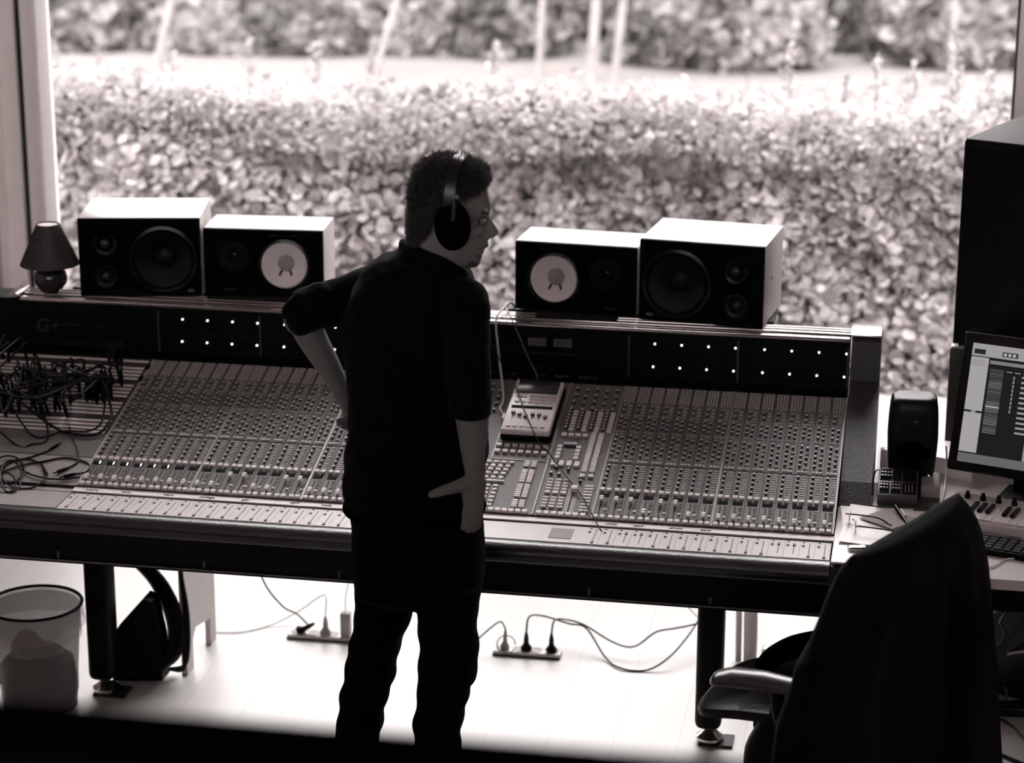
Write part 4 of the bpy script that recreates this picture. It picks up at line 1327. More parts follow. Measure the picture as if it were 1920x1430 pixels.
sg = thing('spectacles', 'dark-armed spectacles folded open on the papers', 'spectacles', (2.24, .05, DZ + .012))
zs = DZ + .020
MB().tube([(2.178, .083, zs + .012), (2.215, .084, zs + .010), (2.26, .082, zs + .006), (2.285, .074, zs - .002), (2.300, .058, zs - .003)], .0022, 8, 6).build('temple', BLACKGLOSS, sg)
MB().tube([(2.210, -.010, zs + .012), (2.25, -.010, zs + .010), (2.30, -.012, zs + .006), (2.325, -.02, zs)], .0022, 8, 6).build('temple', BLACKGLOSS, sg)
m = MB()
for cy in (.060, .006):
    m.tube([(2.186 + (.060 - cy) * .35 + .0, cy + .022 * math.cos(a), zs + .008 + .016 * math.sin(a)) for a in [2 * PI * k / 12 for k in range(12)]], .0011, 6, 3, True)
m.tube([(2.193, .038, zs + .012), (2.198, .031, zs + .016), (2.201, .025, zs + .012)], .0012, 6, 3)
for q in ((2.179, .083, zs + .012), (2.208, -.012, zs + .012)): m.ell(q, (.005, .004, .004))
m.build('wire_rims', CHROME, sg)
gl_ = glass_mat()
for cy in (.060, .006): MB().lathe([(.0205, 0), (.0205, .0015)], (2.186 + (.060 - cy) * .35, cy, zs + .007), (1, 0, 0), 20).build('lens', gl_, sg)
pn = thing('ballpoint_pen', 'fat dark pen with a pale band lying between papers and jacket', 'pen', (2.325, .145, DZ + .015))
m = MB(); m.tube([(2.306, .178, DZ + .030), (2.312, .165, DZ + .026), (2.330, .118, DZ + .018), (2.345, .07, DZ + .014)], [.005, .007, .007, .003], 10, 3); m.build('barrel', BLACKGLOSS, pn)
MB().tube([(2.3225, .150, DZ + .031), (2.335, .114, DZ + .025)], .003, 8, 1).build('pale_band', PALEPL, pn)
cl_ = thing('metal_clip_case', 'small shiny foil packet at the near corner of the papers', 'packet', (2.21, -.13, DZ))
MB().rbox((2.215, -.120, DZ + .012), (.05, .03, .012), .004, Matrix.Rotation(R_(12), 3, 'Z')).build('packet', CHROME, cl_)

# computer screen
mx = W(1776, 882, .42)
im = thing('computer_monitor', 'black-framed computer display showing an audio editing window, tilted back', 'computer monitor', (2.66, .33, DZ))
RI = Matrix.Rotation(R_(-17.5), 3, 'Z') @ Matrix.Rotation(R_(-16), 3, 'X')
P0 = Vector((2.441, .37, .882))      # lower left front corner
WI, HI_ = .53, .392
def ip(u, v, h=0.0): return P0 + RI @ Vector((u * WI, -h, v * HI_))
MB().rbox(ip(.5, .5, -.015), (WI, .030, HI_), .008, RI, 3).build('bezel', BLACKGLOSS, im)
scm = MB(); scm.ring([[ip(u, v, .0004) for u, v in ((.052, .07), (.948, .07), (.948, .925), (.052, .925))], [ip(u, v, .0012) for u, v in ((.052, .07), (.948, .07), (.948, .925), (.052, .925))]])
def scr(v): return mat('screen_%d' % int(v * 1000), .004 + v * .1, .6, .02, emit=v)
sc_ = scm.build('screen', scr(.012), im, smooth=False)
def win_(name, u0, v0, u1, v1, e, h=.0018):
    m = MB(); m.ring([[ip(u, v, h - .0004) for u, v in ((u0, v0), (u1, v0), (u1, v1), (u0, v1))], [ip(u, v, h) for u, v in ((u0, v0), (u1, v0), (u1, v1), (u0, v1))]])
    return m.build(name, scr(e), sc_, smooth=False)
win_('desktop_strip', .052, .07, .948, .135, .13)
win_('toolbar', .052, .835, .948, .925, .32)
win_('time_readout', .064, .850, .125, .885, .02, .0022)
win_('transport_box', .215, .850, .30, .885, .05, .0022)
for k in range(3): win_('transport_button', .224 + k * .024, .858, .238 + k * .024, .876, .5, .0026)
win_('side_list', .052, .445, .148, .828, .36)
win_('side_list', .052, .145, .148, .430, .36)
win_('divider_label', .09, .433, .115, .442, .4, .0022)
for k in range(3): win_('list_text', .06, .80 - k * .016, .13, .805 - k * .016, .2, .0022)
win_('track_header_bar', .155, .79, .948, .815, .20)
rr_2 = random.Random(4)
for k in range(30): win_('track_name_row', .162, .745 - k * .0155, .235, .755 - k * .0155, .45 if k == 17 else rr_2.uniform(.05, .16), .0022)
for k in range(9): win_('region_mark', .290 - .0, .70 - k * .030, .298, .722 - k * .030, .25, .0022)
for k in range(3): win_('ruler_mark', .25 + k * .045, .745, .28 + k * .045, .751, .3, .0022)
for k in range(12): win_('clip', .335, .715 - k * .036, .50, .729 - k * .036, .30, .0022)
win_('mix_window', .395, .135, .60, .30, .28, .0024)
MB().tube([ip(.0, .995, .0), ip(.5, 1.0, .0), ip(1, .995, .0)], .0015, 6, 1).build('edge_trim', mat('dim_edge', .12, .3, .5), im)
m = MB(); m.rbox(Vector((2.70, .36, DZ + .006)), (.22, .18, .012), .003, Matrix.Rotation(AR, 3, 'Z')); m.rbox(Vector((2.70, .40, DZ + .10)), (.14, .02, .18), .003, Matrix.Rotation(AR, 3, 'Z')); m.build('stand', BLACK, im)

# dark screen edge panel behind it
tp = thing('panel_screen', 'tall dark panel with a bright cap between window view and computer', 'panel', (2.46, .8, DZ))
MB().rbox((2.468, .80, DZ + .16), (.06, .04, .32), .004).build('panel', mat('dark_panel', .02, .5, .4, noise=.1), tp)
MB().rbox((2.452, .80, DZ + .323), (.02, .035, .006), .002).build('cap', PALEPL, tp)

# MIDI keyboard
RK = Matrix.Rotation(R_(-17), 3, 'Z')
K0 = Vector((2.470, .30, DZ))
def kp(u, v, h): return K0 + RK @ Vector((u, -v, h))
mk = thing('midi_keyboard', 'small white music keyboard with knobs along its rear edge', 'keyboard', (2.65, .2, DZ))
MB().rbox(kp(.26, .10, .020), (.52, .225, .040), .006, RK, 2).build('case', PALEPL, mk)
for k in range(14):
    MB().rbox(kp(.078 + k * .0228, .148, .0425), (.0222, .112, .009), .0012, RK, 1).build('white_key', mat('white_key', .8, .3, .5, noise=.02), mk)
for k in (0, 1, 2, 4, 5, 7, 8, 9, 11, 12):
    MB().rbox(kp(.089 + k * .0228, .124, .050), (.0125, .066, .012), .0015, RK, 1).build('black_key', BLACKGLOSS, mk)
for k in range(6):
    MB().lathe([(.009, 0), (.008, .010), (.006, .012), (.0055, .020), (0, .021)], kp(.044 + k * .044, .035, .040), (0, 0, 1), 16).build('knob', BLACKGLOSS, mk)
for k in range(3):
    MB().rbox(kp(.022, .072 + .03 * k, .041), (.016, .008, .003), .001, RK).build('pad_button', mat('pad_grey', .3, .5, .4), mk)
MB().box(kp(.26, .2132, .016), (.50, .001, .003), RK).build('front_line', PAPERG, mk)
# computer keyboard: dark, low, in front
ck = thing('computer_keyboard', 'dark flat computer keyboard in front of the white music keyboard', 'keyboard', (2.7, 0, DZ))
MB().rbox(kp(.27, .285, .009), (.50, .115, .018), .003, RK).build('case', BLACK, ck)
sp = []
for i in range(5):
    for j in range(18): sp.append(Matrix.Translation(kp(.035 + j * .0255, .243 + i * .021, .018)) @ RK.to_4x4())
rep('key', btn_mb(.019, .016, .004)().mesh('ckey', mat('dark_key', .012, .4, .5, noise=.1)), ck, sp)
cable('white_thin_cable', 'white cable curving over the grey desk front below the dark keyboard', [WZ(1815, 1068, DZ + .004), WZ(1845, 1066, DZ + .004), WZ(1866, 1060, DZ + .004), WZ(1885, 1049, DZ + .004), WZ(1905, 1047, DZ + .004), WZ(1960, 1050, DZ + .004)], .0026, CABLEW)

# tall black cabinet at the right
rk_ = thing('tall_cabinet', 'tall black cabinet towering at the right, top at window level', 'cabinet', (2.445, .909, 0), R_(-22))
lbuild(MB().rbox((.36, .36, .86), (.72, .72, 1.72), .006), 'body', BLACK, rk_)
lbuild(MB().rbox((.36, .36, 1.722), (.712, .712, .004), .001), 'top_panel', mat('cabinet_top', .04, .6, .2, noise=.05), rk_)
lbuild(MB().box((.36, -.0005, .86), (.70, .002, 1.68)), 'door', BLACKGLOSS, rk_)
lbuild(MB().tube([(.66, -.02, .8), (.66, -.02, 1.0)], .006, 8, 1), 'handle', CHROME, rk_)

# ================================================================ BELOW THE CONSOLE
def strip(name, lab, a, b, n_):
    a = Vector(a); b = Vector(b); c = (a + b) / 2
    t = thing(name, lab, 'power strip', (c.x, c.y, 0))
    an = math.atan2(b.y - a.y, b.x - a.x); Rz = Matrix.Rotation(an, 3, 'Z'); L = (b - a).length
    MB().rbox((c.x, c.y, .0075), (L, .05, .015), .003, Rz).build('body', PALEPL, t)
    MB().rbox((c.x, c.y, .0025), (L + .002, .054, .005), .001, Rz).build('dark_base', mat('dark_base_line', .08, .5, .3, noise=.05), t)
    for k in range(n_):
        q = a + (b - a) * ((k + .5) / n_)
        MB().lathe([(.020, 0), (.020, .001), (.016, -.006)], (q.x, q.y, .0152), (0, 0, 1), 20).build('socket', mat('socket_grey', .5, .5, .3), t)
    return t


def eplug(name, lab, p, m_, tilt=(0, 0, 1), k=1.0):
    t = thing(name, lab, 'plug', p)
    m = MB(); m.lathe([(.017 * k, 0), (.019 * k, .006), (.016 * k, .012), (.0095 * k, .020), (.0075 * k, .034), (.0085 * k, .036), (.0050 * k, .056), (.003, .062)], p, tilt, 16); m.build('plug_body', m_, t)
    return Vector(p) + Vector(tilt).normalized() * .062


s1 = strip('power_strip', 'white power strip lying on the floor behind the left leg of the man', (.362, .868, 0), (.60, .872, 0), 4)
s2 = strip('power_strip', 'white power strip on the floor right of the man, with two black plugs', (1.050, .862, 0), (1.268, .867, 0), 4)
q = eplug('mains_plug', 'black plug tipped over at the left end of the left power strip', (.395, .868, .016), CABLEB, (.6, .1, .35))
cable('mains_cable', 'dark cable running from under the console down to the left power strip', [q - Vector((.02, 0, .01)), (.40, .84, .09), (.378, .74, .16), (.352, .62, .30), (.345, .55, .50), (.345, .5, .62)], .0028, mat('grey_cable_dark', .06, .5, .4))
greyc = mat('pale_grey_cable', .42, .5, .4, noise=.05)
q = eplug('mains_plug', 'pale plug standing in the middle of the left power strip', (.487, .868, .016), greyc)
cable('mains_cable', 'pale thin cable arching from the left power strip to the notched board', [q, (.482, .90, .13), (.44, .98, .10), (.36, .99, .035), (.28, .93, .004), (.20, .86, .003), (.10, .84, .003)], .0018, greyc)
ad = thing('power_adapter', 'grey block adapter plugged upright in the left power strip', 'adapter', (.562, .868, .016))
MB().rbox((.556, .868, .057), (.032, .030, .082), .004).build('block', mat('adapter_grey', .36, .5, .4, noise=.03), ad)
MB().tube([(.556, .868, .098), (.556, .87, .15), (.56, .90, .19)], .0015, 6, 4).build('cord', PALEPL, ad)
q3 = eplug('mains_plug', 'black plug, left of the two upright in the right power strip', (1.155, .865, .016), CABLEB)
q4 = eplug('mains_plug', 'black plug, right of the two upright in the right power strip', (1.237, .866, .016), CABLEB)
cable('mains_cable', 'black cable arching from the left black plug and sagging to the floor', [q3, (1.158, .90, .115), (1.185, 1.0, .08), (1.27, 1.0, .06), (1.335, .97, .06), (1.41, .87, .01), (1.47, .80, .005), (1.555, .80, .005), (1.62, .86, .03), (1.67, .99, .06), (1.70, 1.15, .08)], .0031, CABLEB)
cable('mains_cable', 'black cable from the right black plug, hanging clear above the floor', [q4, (1.242, .90, .11), (1.275, .98, .08), (1.33, .97, .07), (1.43, .93, .035), (1.50, .91, .035), (1.56, .98, .06), (1.62, 1.0, .07), (1.68, 1.02, .08), (1.75, 1.05, .10)], .0031, CABLEB)
q5 = eplug('mains_plug', 'pale plug with a white cord ring at the left end of the right power strip', (1.085, .863, .016), greyc, (0, .2, 1), .8)
cable('mains_cable', 'dark cable coming in behind the legs of the man to the right power strip', [q5, (1.06, .90, .09), (1.0, .88, .04), (.96, .84, .004), (.93, .80, .004)], .0026, CABLEB)
cable('white_cord_ring', 'pale cord ring hanging round the left end of the right power strip', [Vector((1.092, .85, .035)) + Vector((.030 * math.cos(a), .012 * math.sin(a) - .0, .026 * math.sin(a))) for a in [k * PI / 6 for k in range(12)]], .0020, greyc)
cable('mains_cable', 'hair-thin dark cord crossing the two black cables by the right console leg', [(1.585, .80, .60), (1.60, .90, .30), (1.66, 1.0, .15), (1.72, 1.02, .08)], .0014, CABLEB)

# white pipes behind the right leg
for i, (x, r, lab) in enumerate(((1.832, .010, 'thin pale pipe close behind the right console leg'), (1.870, .022, 'thick pale pipe behind the right console leg'))):
    t = thing('pale_pipe', lab, 'pipe', (x, .95, 0))
    MB().cyl((x, .95, 0), (x - .01, .95, .61), r, None, 20).build('pipe', mat('pale_pipe', .6, .4, .4, noise=.04), t)
sw = thing('foot_switch', 'small pale wedge on the floor behind the pale pipes', 'switch', (1.93, .93, 0))
MB().rbox((1.925, .93, .03), (.035, .05, .06), .008).build('wedge', PALEPL, sw)
MB().box((1.915, .904, .035), (.012, .004, .02)).build('dark_button', INK, sw)

# cable trunk and boxes behind left leg
tb = thing('cable_trunk', 'thick black bundle of cables hanging behind the left console leg', 'cable bundle', (.08, .5, .05))
rr3 = random.Random(9)
for i in range(30):
    o1 = rr3.uniform(-16, 12); o2 = rr3.uniform(-.05, .05); k = rr3.uniform(-8, 8)
    P_ = [W(268 + o1, 1058, .55 + o2), W(300 + o1, 1095, .54 + o2), W(326 + o1, 1150, .52 + o2), W(332 + o1, 1200, .50 + o2), W(312 + o1, 1240, .47 + o2), W(270 + o1, 1258 + k, .44 + o2 * .6), W(232 + o1 * .6, 1262 + k, .42 + o2 * .5)]
    for q in P_: q.z = max(q.z, .012)
    m = MB(); m.tube(P_, .0085, 7, 4)
    m.build('cord', CABLEB if i % 6 else mat('shiny_black_cord', .01, .25, .4), tb)
for i in range(3):
    P_ = [W(338, 1070, .5), W(352 - i * 3, 1150, .48), W(353 - i * 4, 1220, .46), W(345, 1248 + i * 3, .45), W(318, 1254, .44)]
    for q in P_: q.z = max(q.z, .010)
    m = MB(); m.tube(P_, .006, 7, 5); m.build('cord', CABLEB, tb)
ba = thing('black_equipment_box', 'black slope-sided equipment box on the floor behind the left console leg', 'box', (.0, .48, 0))
pl_ = [W(x, y, .40) for x, y in ((212, 1276), (214, 1188), (224, 1171), (268, 1122), (284, 1128), (300, 1200), (305, 1276))]
poly_ = [(q.x, max(q.z, .001)) for q in pl_]
MB().prism(poly_, .40, .47, 'Y').build('case', BLACK, ba, smooth=False)
MB().prism([(x_ * .97 + .0008, z_ * .96 + .002) for x_, z_ in poly_], .396, .401, 'Y').build('front_grille', BLACK, ba, smooth=False)
hb_ = thing('hanging_cable_loop', 'clump of black connectors and a cable loop hanging under the left console end', 'cable', (-.20, .30, .50))
m = MB()
for i in range(9): m.ell((-.24 + .02 * i * .9, .30 + rr3.uniform(-.03, .03), .475 + rr3.uniform(-.01, .03)), (.026, .03, .022))
m.build('connectors', BLACK, hb_)
MB().tube([(-.27, .30, .60), (-.265, .3, .49), (-.22, .3, .455), (-.17, .3, .445), (-.11, .3, .47), (-.07, .3, .50), (-.05, .32, .60)], .0035, 7, 6).build('cord', CABLEB, hb_)
MB().tube([(-.25, .33, .60), (-.235, .33, .49), (-.19, .32, .46)], .012, 7, 6).build('cord', CABLEB, hb_)

# waste bin
bx_, by_ = -.238, .205
bn = thing('waste_bin', 'translucent waste bin with a dark rim and a bag folded over it', 'waste bin', (bx_, by_, 0))
BINM = mat('smoky_translucent_plastic', .22, .35, .4, noise=.2, nscale=6, trans=.6)
MB().lathe([(.112, .004), (.136, .325), (.1345, .325), (.1105, .006)], (bx_, by_, 0), (0, 0, 1), 56, False).build('tub', BINM, bn)
MB().lathe([(.0, .002), (.112, .002), (.112, .006), (.0, .006)], (bx_, by_, 0), (0, 0, 1), 40, False).build('bottom', BLACK, bn)
MB().tube([(bx_ + .141 * math.cos(a), by_ + .141 * math.sin(a), .336) for a in [2 * PI * k / 40 for k in range(40)]], .0052, 8, 2, True).build('rim', BLACK, bn)
m = MB(); rings = []
for r, z, am in ((.133, .22, .004), (.1345, .300, .003), (.137, .3355, 0), (.1435, .3345, 0), (.1455, .30, .002), (.147, .262, .004)):
    rings.append([Vector((bx_ + (r + am * math.sin(7 * a) * math.sin(3 * a + 1)) * math.cos(a), by_ + (r + am * math.sin(7 * a)) * math.sin(a), z + (.010 * math.sin(2 * a + 1) if z < .28 else 0))) for a in [2 * PI * k / 72 for k in range(72)]])
m.ring(rings, False); m.build('bag', mat('thin_bag_film', .35, .4, .4, noise=.15, nscale=10, trans=.62), bn)
m = MB(); m.lathe([(.0, .012), (.105, .012), (.112, .10), (.108, .15), (.07, .185), (.0, .175)], (bx_, by_, 0), (0, 0, 1), 24); m.build('rubbish_heap', mat('dark_rubbish', .012, .8, .2, noise=.5, nscale=25, bump=.6, bscale=30), bn)
for i, (dx, dy, z, s_) in enumerate(((-.03, -.01, .08, .085), (.03, .02, .12, .065), (-.05, .03, .19, .05), (.045, -.03, .07, .07), (.0, -.04, .20, .05), (-.06, -.04, .12, .06), (.06, .04, .06, .06))):
    m = MB(); m.rbox((bx_ + dx, by_ + dy, z), (s_ * 1.5, s_, s_ * 1.2), .01, Matrix.Rotation(i * 1.1, 3, (1, .4, .8))); m.build('crumpled_litter', mat('dark_litter', .05, .6, .3, noise=.4), bn)

# cable tangle below the right-hand desk
tg = thing('under_desk_box', 'dark equipment box hanging below the right-hand desk', 'box', (2.95, .55, .3))
MB().rbox((2.93, .40, .60), (.50, .3, .14), .006, Matrix.Rotation(R_(-12), 3, 'Z')).build('case', BLACK, tg)
MB().box((2.80, .21, .55), (.30, .01, .02), Matrix.Rotation(R_(-12), 3, 'Z')).build('rail', mat('pale_bar', .3, .4, .5), tg)
MB().tube([(2.86, .24, .70), (2.862, .24, .55), (2.865, .25, .42)], .008, 8, 3).build('pale_strut', mat('pale_strut', .5, .4, .5), tg)
def fl(pts, r, m_, lab, nm='floor_cable'): return cable(nm, lab, pts, r, m_, 8)
fl([WZ(1800, 1135, .45), WZ(1835, 1157, .42), WZ(1862, 1150, .45), WZ(1885, 1130, .55), WZ(1893, 1120, .62)], .005, CABLEB, 'black cable swooping just below the right-hand desk edge', 'hanging_cable')
fl([WZ(1840, 1250, .12), WZ(1870, 1215, .2), WZ(1886, 1185, .35), WZ(1886, 1150, .5), (2.84, .3, .66)], .004, CABLEB, 'black cable dropping from the desk into the gap beside the jacket', 'hanging_cable')
fl([WZ(1800, 1225, .02), WZ(1850, 1220, .01), WZ(1880, 1218, .01), WZ(1930, 1210, .01), WZ(1990, 1205, .01)], .003, CABLEB, 'thin dark cable nearly level across the floor right of the jacket')
fl([WZ(1820, 1310, .01), WZ(1858, 1294, .012), WZ(1890, 1279, .02), WZ(1925, 1262, .02), WZ(1990, 1240, .01)], .0065, CABLEB, 'thick black cable rising rightwards across the floor beside the jacket')
fl([WZ(1886, 1317, .006), WZ(1888, 1300, .02), WZ(1880, 1270, .05), WZ(1876, 1241, .07), WZ(1895, 1258, .04), WZ(1925, 1280, .006), WZ(1960, 1300, .006)], .003, mat('grey_cable', .16, .4, .4), 'grey wire bent up in a sharp peak on the floor at the right')
fl([WZ(1872, 1280, .01), WZ(1885, 1255, .08), WZ(1893, 1225, .15), (2.865, .25, .42)], .004, greyc, 'pale strand curling down to the floor at the far right')
fl([WZ(1830, 1320, .03), WZ(1870, 1322, .03), WZ(1930, 1320, .03), WZ(1990, 1318, .03)], .016, mat('shiny_black_cord', .02, .25, .6), 'fat dark cable trunk lying level at the right edge')
fl([WZ(1830, 1334, .02), WZ(1870, 1336, .02), WZ(1930, 1338, .02), WZ(1990, 1336, .02)], .011, CABLEB, 'dark cable lying right before the fat trunk at the right edge')
fl([WZ(1835, 1345, .01), WZ(1870, 1346, .01), WZ(1900, 1362, .008), WZ(1925, 1392, .006), WZ(1950, 1420, .006)], .004, CABLEB, 'dark cable curving down to the right corner over the bright floor')
fl([WZ(1835, 1365, .005), WZ(1870, 1370, .005), WZ(1930, 1374, .005), WZ(1990, 1376, .005)], .003, CABLEW, 'white cable lying level over the floor at the right corner')
fl([WZ(1840, 1408, .006), WZ(1870, 1412, .006), WZ(1900, 1424, .006), WZ(1940, 1440, .006)], .005, CABLEB, 'black cable crossing the lowest right corner of the floor')

# ================================================================ THE MAN
PY = -.40


def sring(y, xl, xr, ry, Y=PY, n=2.3, k=32, front=0.0, zc=None):
    a = W(xl, y, Y); b = W(xr, y, Y)
    c = (a + b) / 2; rx = (b - a).length / 2
    o = []
    for i in range(k):
        t = 2 * PI * i / k; cc, ss = math.cos(t), math.sin(t)
        ux_ = rx * math.copysign(abs(cc) ** (2 / n), cc)
        vy = ry * math.copysign(abs(ss) ** (2 / n), ss) * (1 - front * max(0, cc) ** 2)
        o.append(Vector((c.x + ux_, c.y + vy, c.z)))
    return o


def loft(m, rows, Y=PY, **kw):
    rr_ = []
    for r in rows:
        yv = r[4] if len(r) > 4 else Y
        rr_.append(sring(r[0], r[1], r[2], r[3], yv, **kw))
    m.ring(rr_)


man = thing('person', 'person with short hair and headphones in dark shirt and trousers, hand on hip, looking right', 'person', (1.07, -.40, 0))
HY = -.43
m = MB()
loft(m, [(305, 803, 880, .03), (313, 792, 895, .045), (325, 783, 905, .060), (345, 775, 911, .071), (365, 771, 916, .076), (380, 769, 919, .078), (392, 769, 919.5, .078), (398, 769, 918, .078),
         (404, 769, 912, .077), (420, 770, 911, .076), (435, 771, 914, .074), (446, 773, 914.5, .072), (456, 775, 914, .069), (463, 778, 908, .066), (469, 782, 903, .063), (476, 790, 901, .060),
         (486, 800, 896, .054), (494, 810, 888, .044), (500, 820, 874, .033)], HY, front=.45, k=40)
# nose
def cap(p0, p1, r0, r1): m.capsule(W(*p0), W(*p1), r0, r1)
nb_ = []
for (y, x0, x1, w_) in ((404, 905, 916, .005), (412, 905, 922, .007), (420, 905, 928, .009), (428, 905, 932.5, .012), (434.5, 905, 936.5, .0145), (439, 905, 934, .0165), (443.5, 905, 927, .0165), (446.5, 905, 916, .012)):
    nb_.append(sring(y, x0, x1, w_, HY, n=2.0, k=20, front=.3))
m.ring(nb_)
cap((908, 457, HY - .018), (908, 457, HY + .018), .008, .008); cap((911, 459, HY - .008), (911, 459, HY + .008), .0075, .0075)
cap((902, 471, HY - .014), (902, 471, HY + .014), .0075, .0075)
cap((890, 487, HY - .012), (890, 487, HY + .012), .014, .014)
cap((908, 397, HY - .030), (908, 397, HY + .030), .009, .009)
for s_ in (-1, 1):
    cap((896, 432, HY + s_ * .040), (880, 440, HY + s_ * .052), .015, .014)
    m.ell(W(846, 424, HY + s_ * .082), (.018, .010, .032))
# neck
m.ring([sring(430, 770, 850, .055, HY), sring(462, 768, 852, .054, HY + .008), sring(485, 772, 850, .046, HY + .02), sring(505, 775, 848, .042, PY), sring(530, 770, 855, .05, PY)])
# trunk
loft(m, [(504, 768, 850, .050), (525, 705, 878, .11), (560, 675, 890, .14), (620, 662, 897, .15), (700, 665, 893, .14), (780, 667, 893, .13), (860, 662, 893, .135), (930, 664, 892, .14), (1000, 672, 896, .14), (1090, 674, 896, .13), (1115, 680, 890, .11)])
# arms: shoulder, elbow, wrist
LS, LE, LW = W(712, 540, -.30), W(566, 588, -.42), W(655, 762, -.30)
RS, RE, RW = W(872, 575, -.50), W(880, 748, -.60), W(890, 888, -.57)
m.capsule(LS, LE, .050, .040)
m.ring([])if 0 else None
def limb(pts, rs):
    pts = [Vector(p) for p in pts]
    m.tube(pts, rs, 16, 6)
limb([LE, LE.lerp(LW, .25) + Vector((-.006, 0, .0)), LE.lerp(LW, .6), LW], [.041, .042, .038, .033, .026, .0225])
m.ell(LE + Vector((-.008, -.002, -.012)), (.040, .040, .044))
limb([RS, RS.lerp(RE, .5), RE], [.052, .048, .043])
limb([RE, RE.lerp(RW, .3) + Vector((.004, 0, 0)), RE.lerp(RW, .7), RW], [.043, .044, .040, .033, .027, .024])
# legs
def leg_rows(rows, Y): loft(m, [(r[0], r[1] + 8, r[2] - 8, r[3] - .012) for r in rows], Y)
LL = [(1095, 668, 782, .085), (1140, 668, 775, .085), (1200, 660, 752, .078), (1240, 650, 744, .075), (1290, 643, 731, .070), (1345, 634, 717, .068), (1420, 624, 702, .062), (1500, 616, 690, .058), (1545, 612, 686, .058)]
RL = [(1095, 778, 903, .085), (1130, 782, 897, .085), (1160, 785, 893, .08), (1200, 787, 896, .078), (1240, 787, 895, .076), (1272, 785, 892, .075), (1290, 784, 880, .072), (1330, 780, 870, .068), (1362, 777, 866, .066), (1440, 775, 856, .062), (1520, 775, 850, .058), (1570, 775, 848, .058)]
LYY, RYY = -.34, -.45
leg_rows(LL, LYY); leg_rows(RL, RYY)
body = remesh(m, 'body', SKIN, man, .0045, 2)

# hands: joined to the wrists, palms and five fingers each
hm = MB(); m = hm
# left hand on the hip: palm folded forward, fingers closing round the waist, thumb pointing back
pl = W(668, 790, -.27)
m.capsule(LW, W(658, 778, -.29), .023, .022)
m.ell(W(664, 790, -.28), (.030, .034, .026))
for i, (x, y, Y) in enumerate(((690, 783, -.22), (692, 797, -.215), (689, 810, -.22), (683, 822, -.23))):
    a = W(672, 780 + i * 9, -.262); b = W(x, y, Y); c = W(x + 16, y + 6, Y + (.01 if i < 2 else 0))
    m.tube([a, b, c], [.0095, .0090, .0078], 10, 4)
m.tube([W(664, 790, -.31), W(650, 790, -.33), W(640, 789, -.345), W(631, 791, -.352)], [.012, .0105, .0095, .0075], 10, 4)
m.tube([W(662, 798, -.31), W(650, 800, -.33), W(640, 797, -.34)], [.010, .009, .008], 10, 4)
# right hand going into the pocket with the thumb outside, pointing left
m.capsule(RW, W(888, 905, -.565), .025, .026)
m.ring([sring(898, 872, 912, .020, -.565), sring(915, 866, 911, .021, -.563), sring(935, 866, 908, .020, -.560), sring(955, 872, 905, .017, -.556), sring(962, 876, 902, .014, -.553)])
for i, x in enumerate((874, 883, 892, 900)):
    m.tube([W(x, 950, -.555), W(x - 2, 975, -.545), W(x - 5, 998 - abs(i - 1.3) * 5, -.535)], [.0100, .0092, .0080], 10, 4)
m.tube([W(878, 905, -.572), W(858, 912, -.585), W(835, 918, -.59), W(818, 924, -.588), W(805, 928, -.585)], [.021, .0165, .0135, .0115, .0080], 10, 5)
m.ell(W(872, 912, -.570), (.022, .014, .020))
hands = remesh(hm, 'hands', SKIN, man, .0032, 2)
# join hands into the single body mesh
bme = bmesh.new(); bme.from_mesh(body.data); bme.from_mesh(hands.data); bme.to_mesh(body.data); bme.free()
bpy.data.objects.remove(hands)
body.data.polygons.foreach_set('use_smooth', [True] * len(body.data.polygons))
# eyes
for s_ in (-1, 1):
    e_ = MB(); e_.ell(W(903, 417, HY + s_ * .027), (.0105, .0105, .0105)); e_.build('eyeball', mat('eye_white_wet', .05, .25, .5), man)
    e_ = MB(); e_.tube([W(907, 413, HY + s_ * .020), W(906, 412, HY + s_ * .031), W(900, 413.5, HY + s_ * .041)], .0030, 8, 4); e_.build('eyelid', SKIN, man)
    e_ = MB(); e_.tube([W(912, 399.5, HY + s_ * .022), W(911, 397.5, HY + s_ * .034), W(904, 398.5, HY + s_ * .050)], .0036, 8, 4); e_.build('eyebrow', HAIR, man)
# short beard shade on jaw and lip
bd_ = MB(); bd_.ell(W(886, 489, HY), (.020, .032, .016)); bd_.ell(W(878, 493, HY), (.016, .030, .011)); bd_.ell(W(896, 480, HY), (.010, .022, .012)); 
remesh(bd_, 'beard_stubble', mat('stubble_grey', .055, .8, .2, noise=.4, nscale=200), man, .004, 2)


def folds(P):
    x, y, z = P[:, 0], P[:, 1], P[:, 2]
    return .0028 * (1 + 1.3 * np.clip((.95 - x) * 12, 0, 1)) * (np.sin(38 * z + 14 * x + 9 * np.sin(11 * x + 5 * z)) * .6 + np.sin(70 * z - 31 * x + 6 * np.sin(13 * y)) * .35 + np.sin(24 * x + 17 * y) * .5)


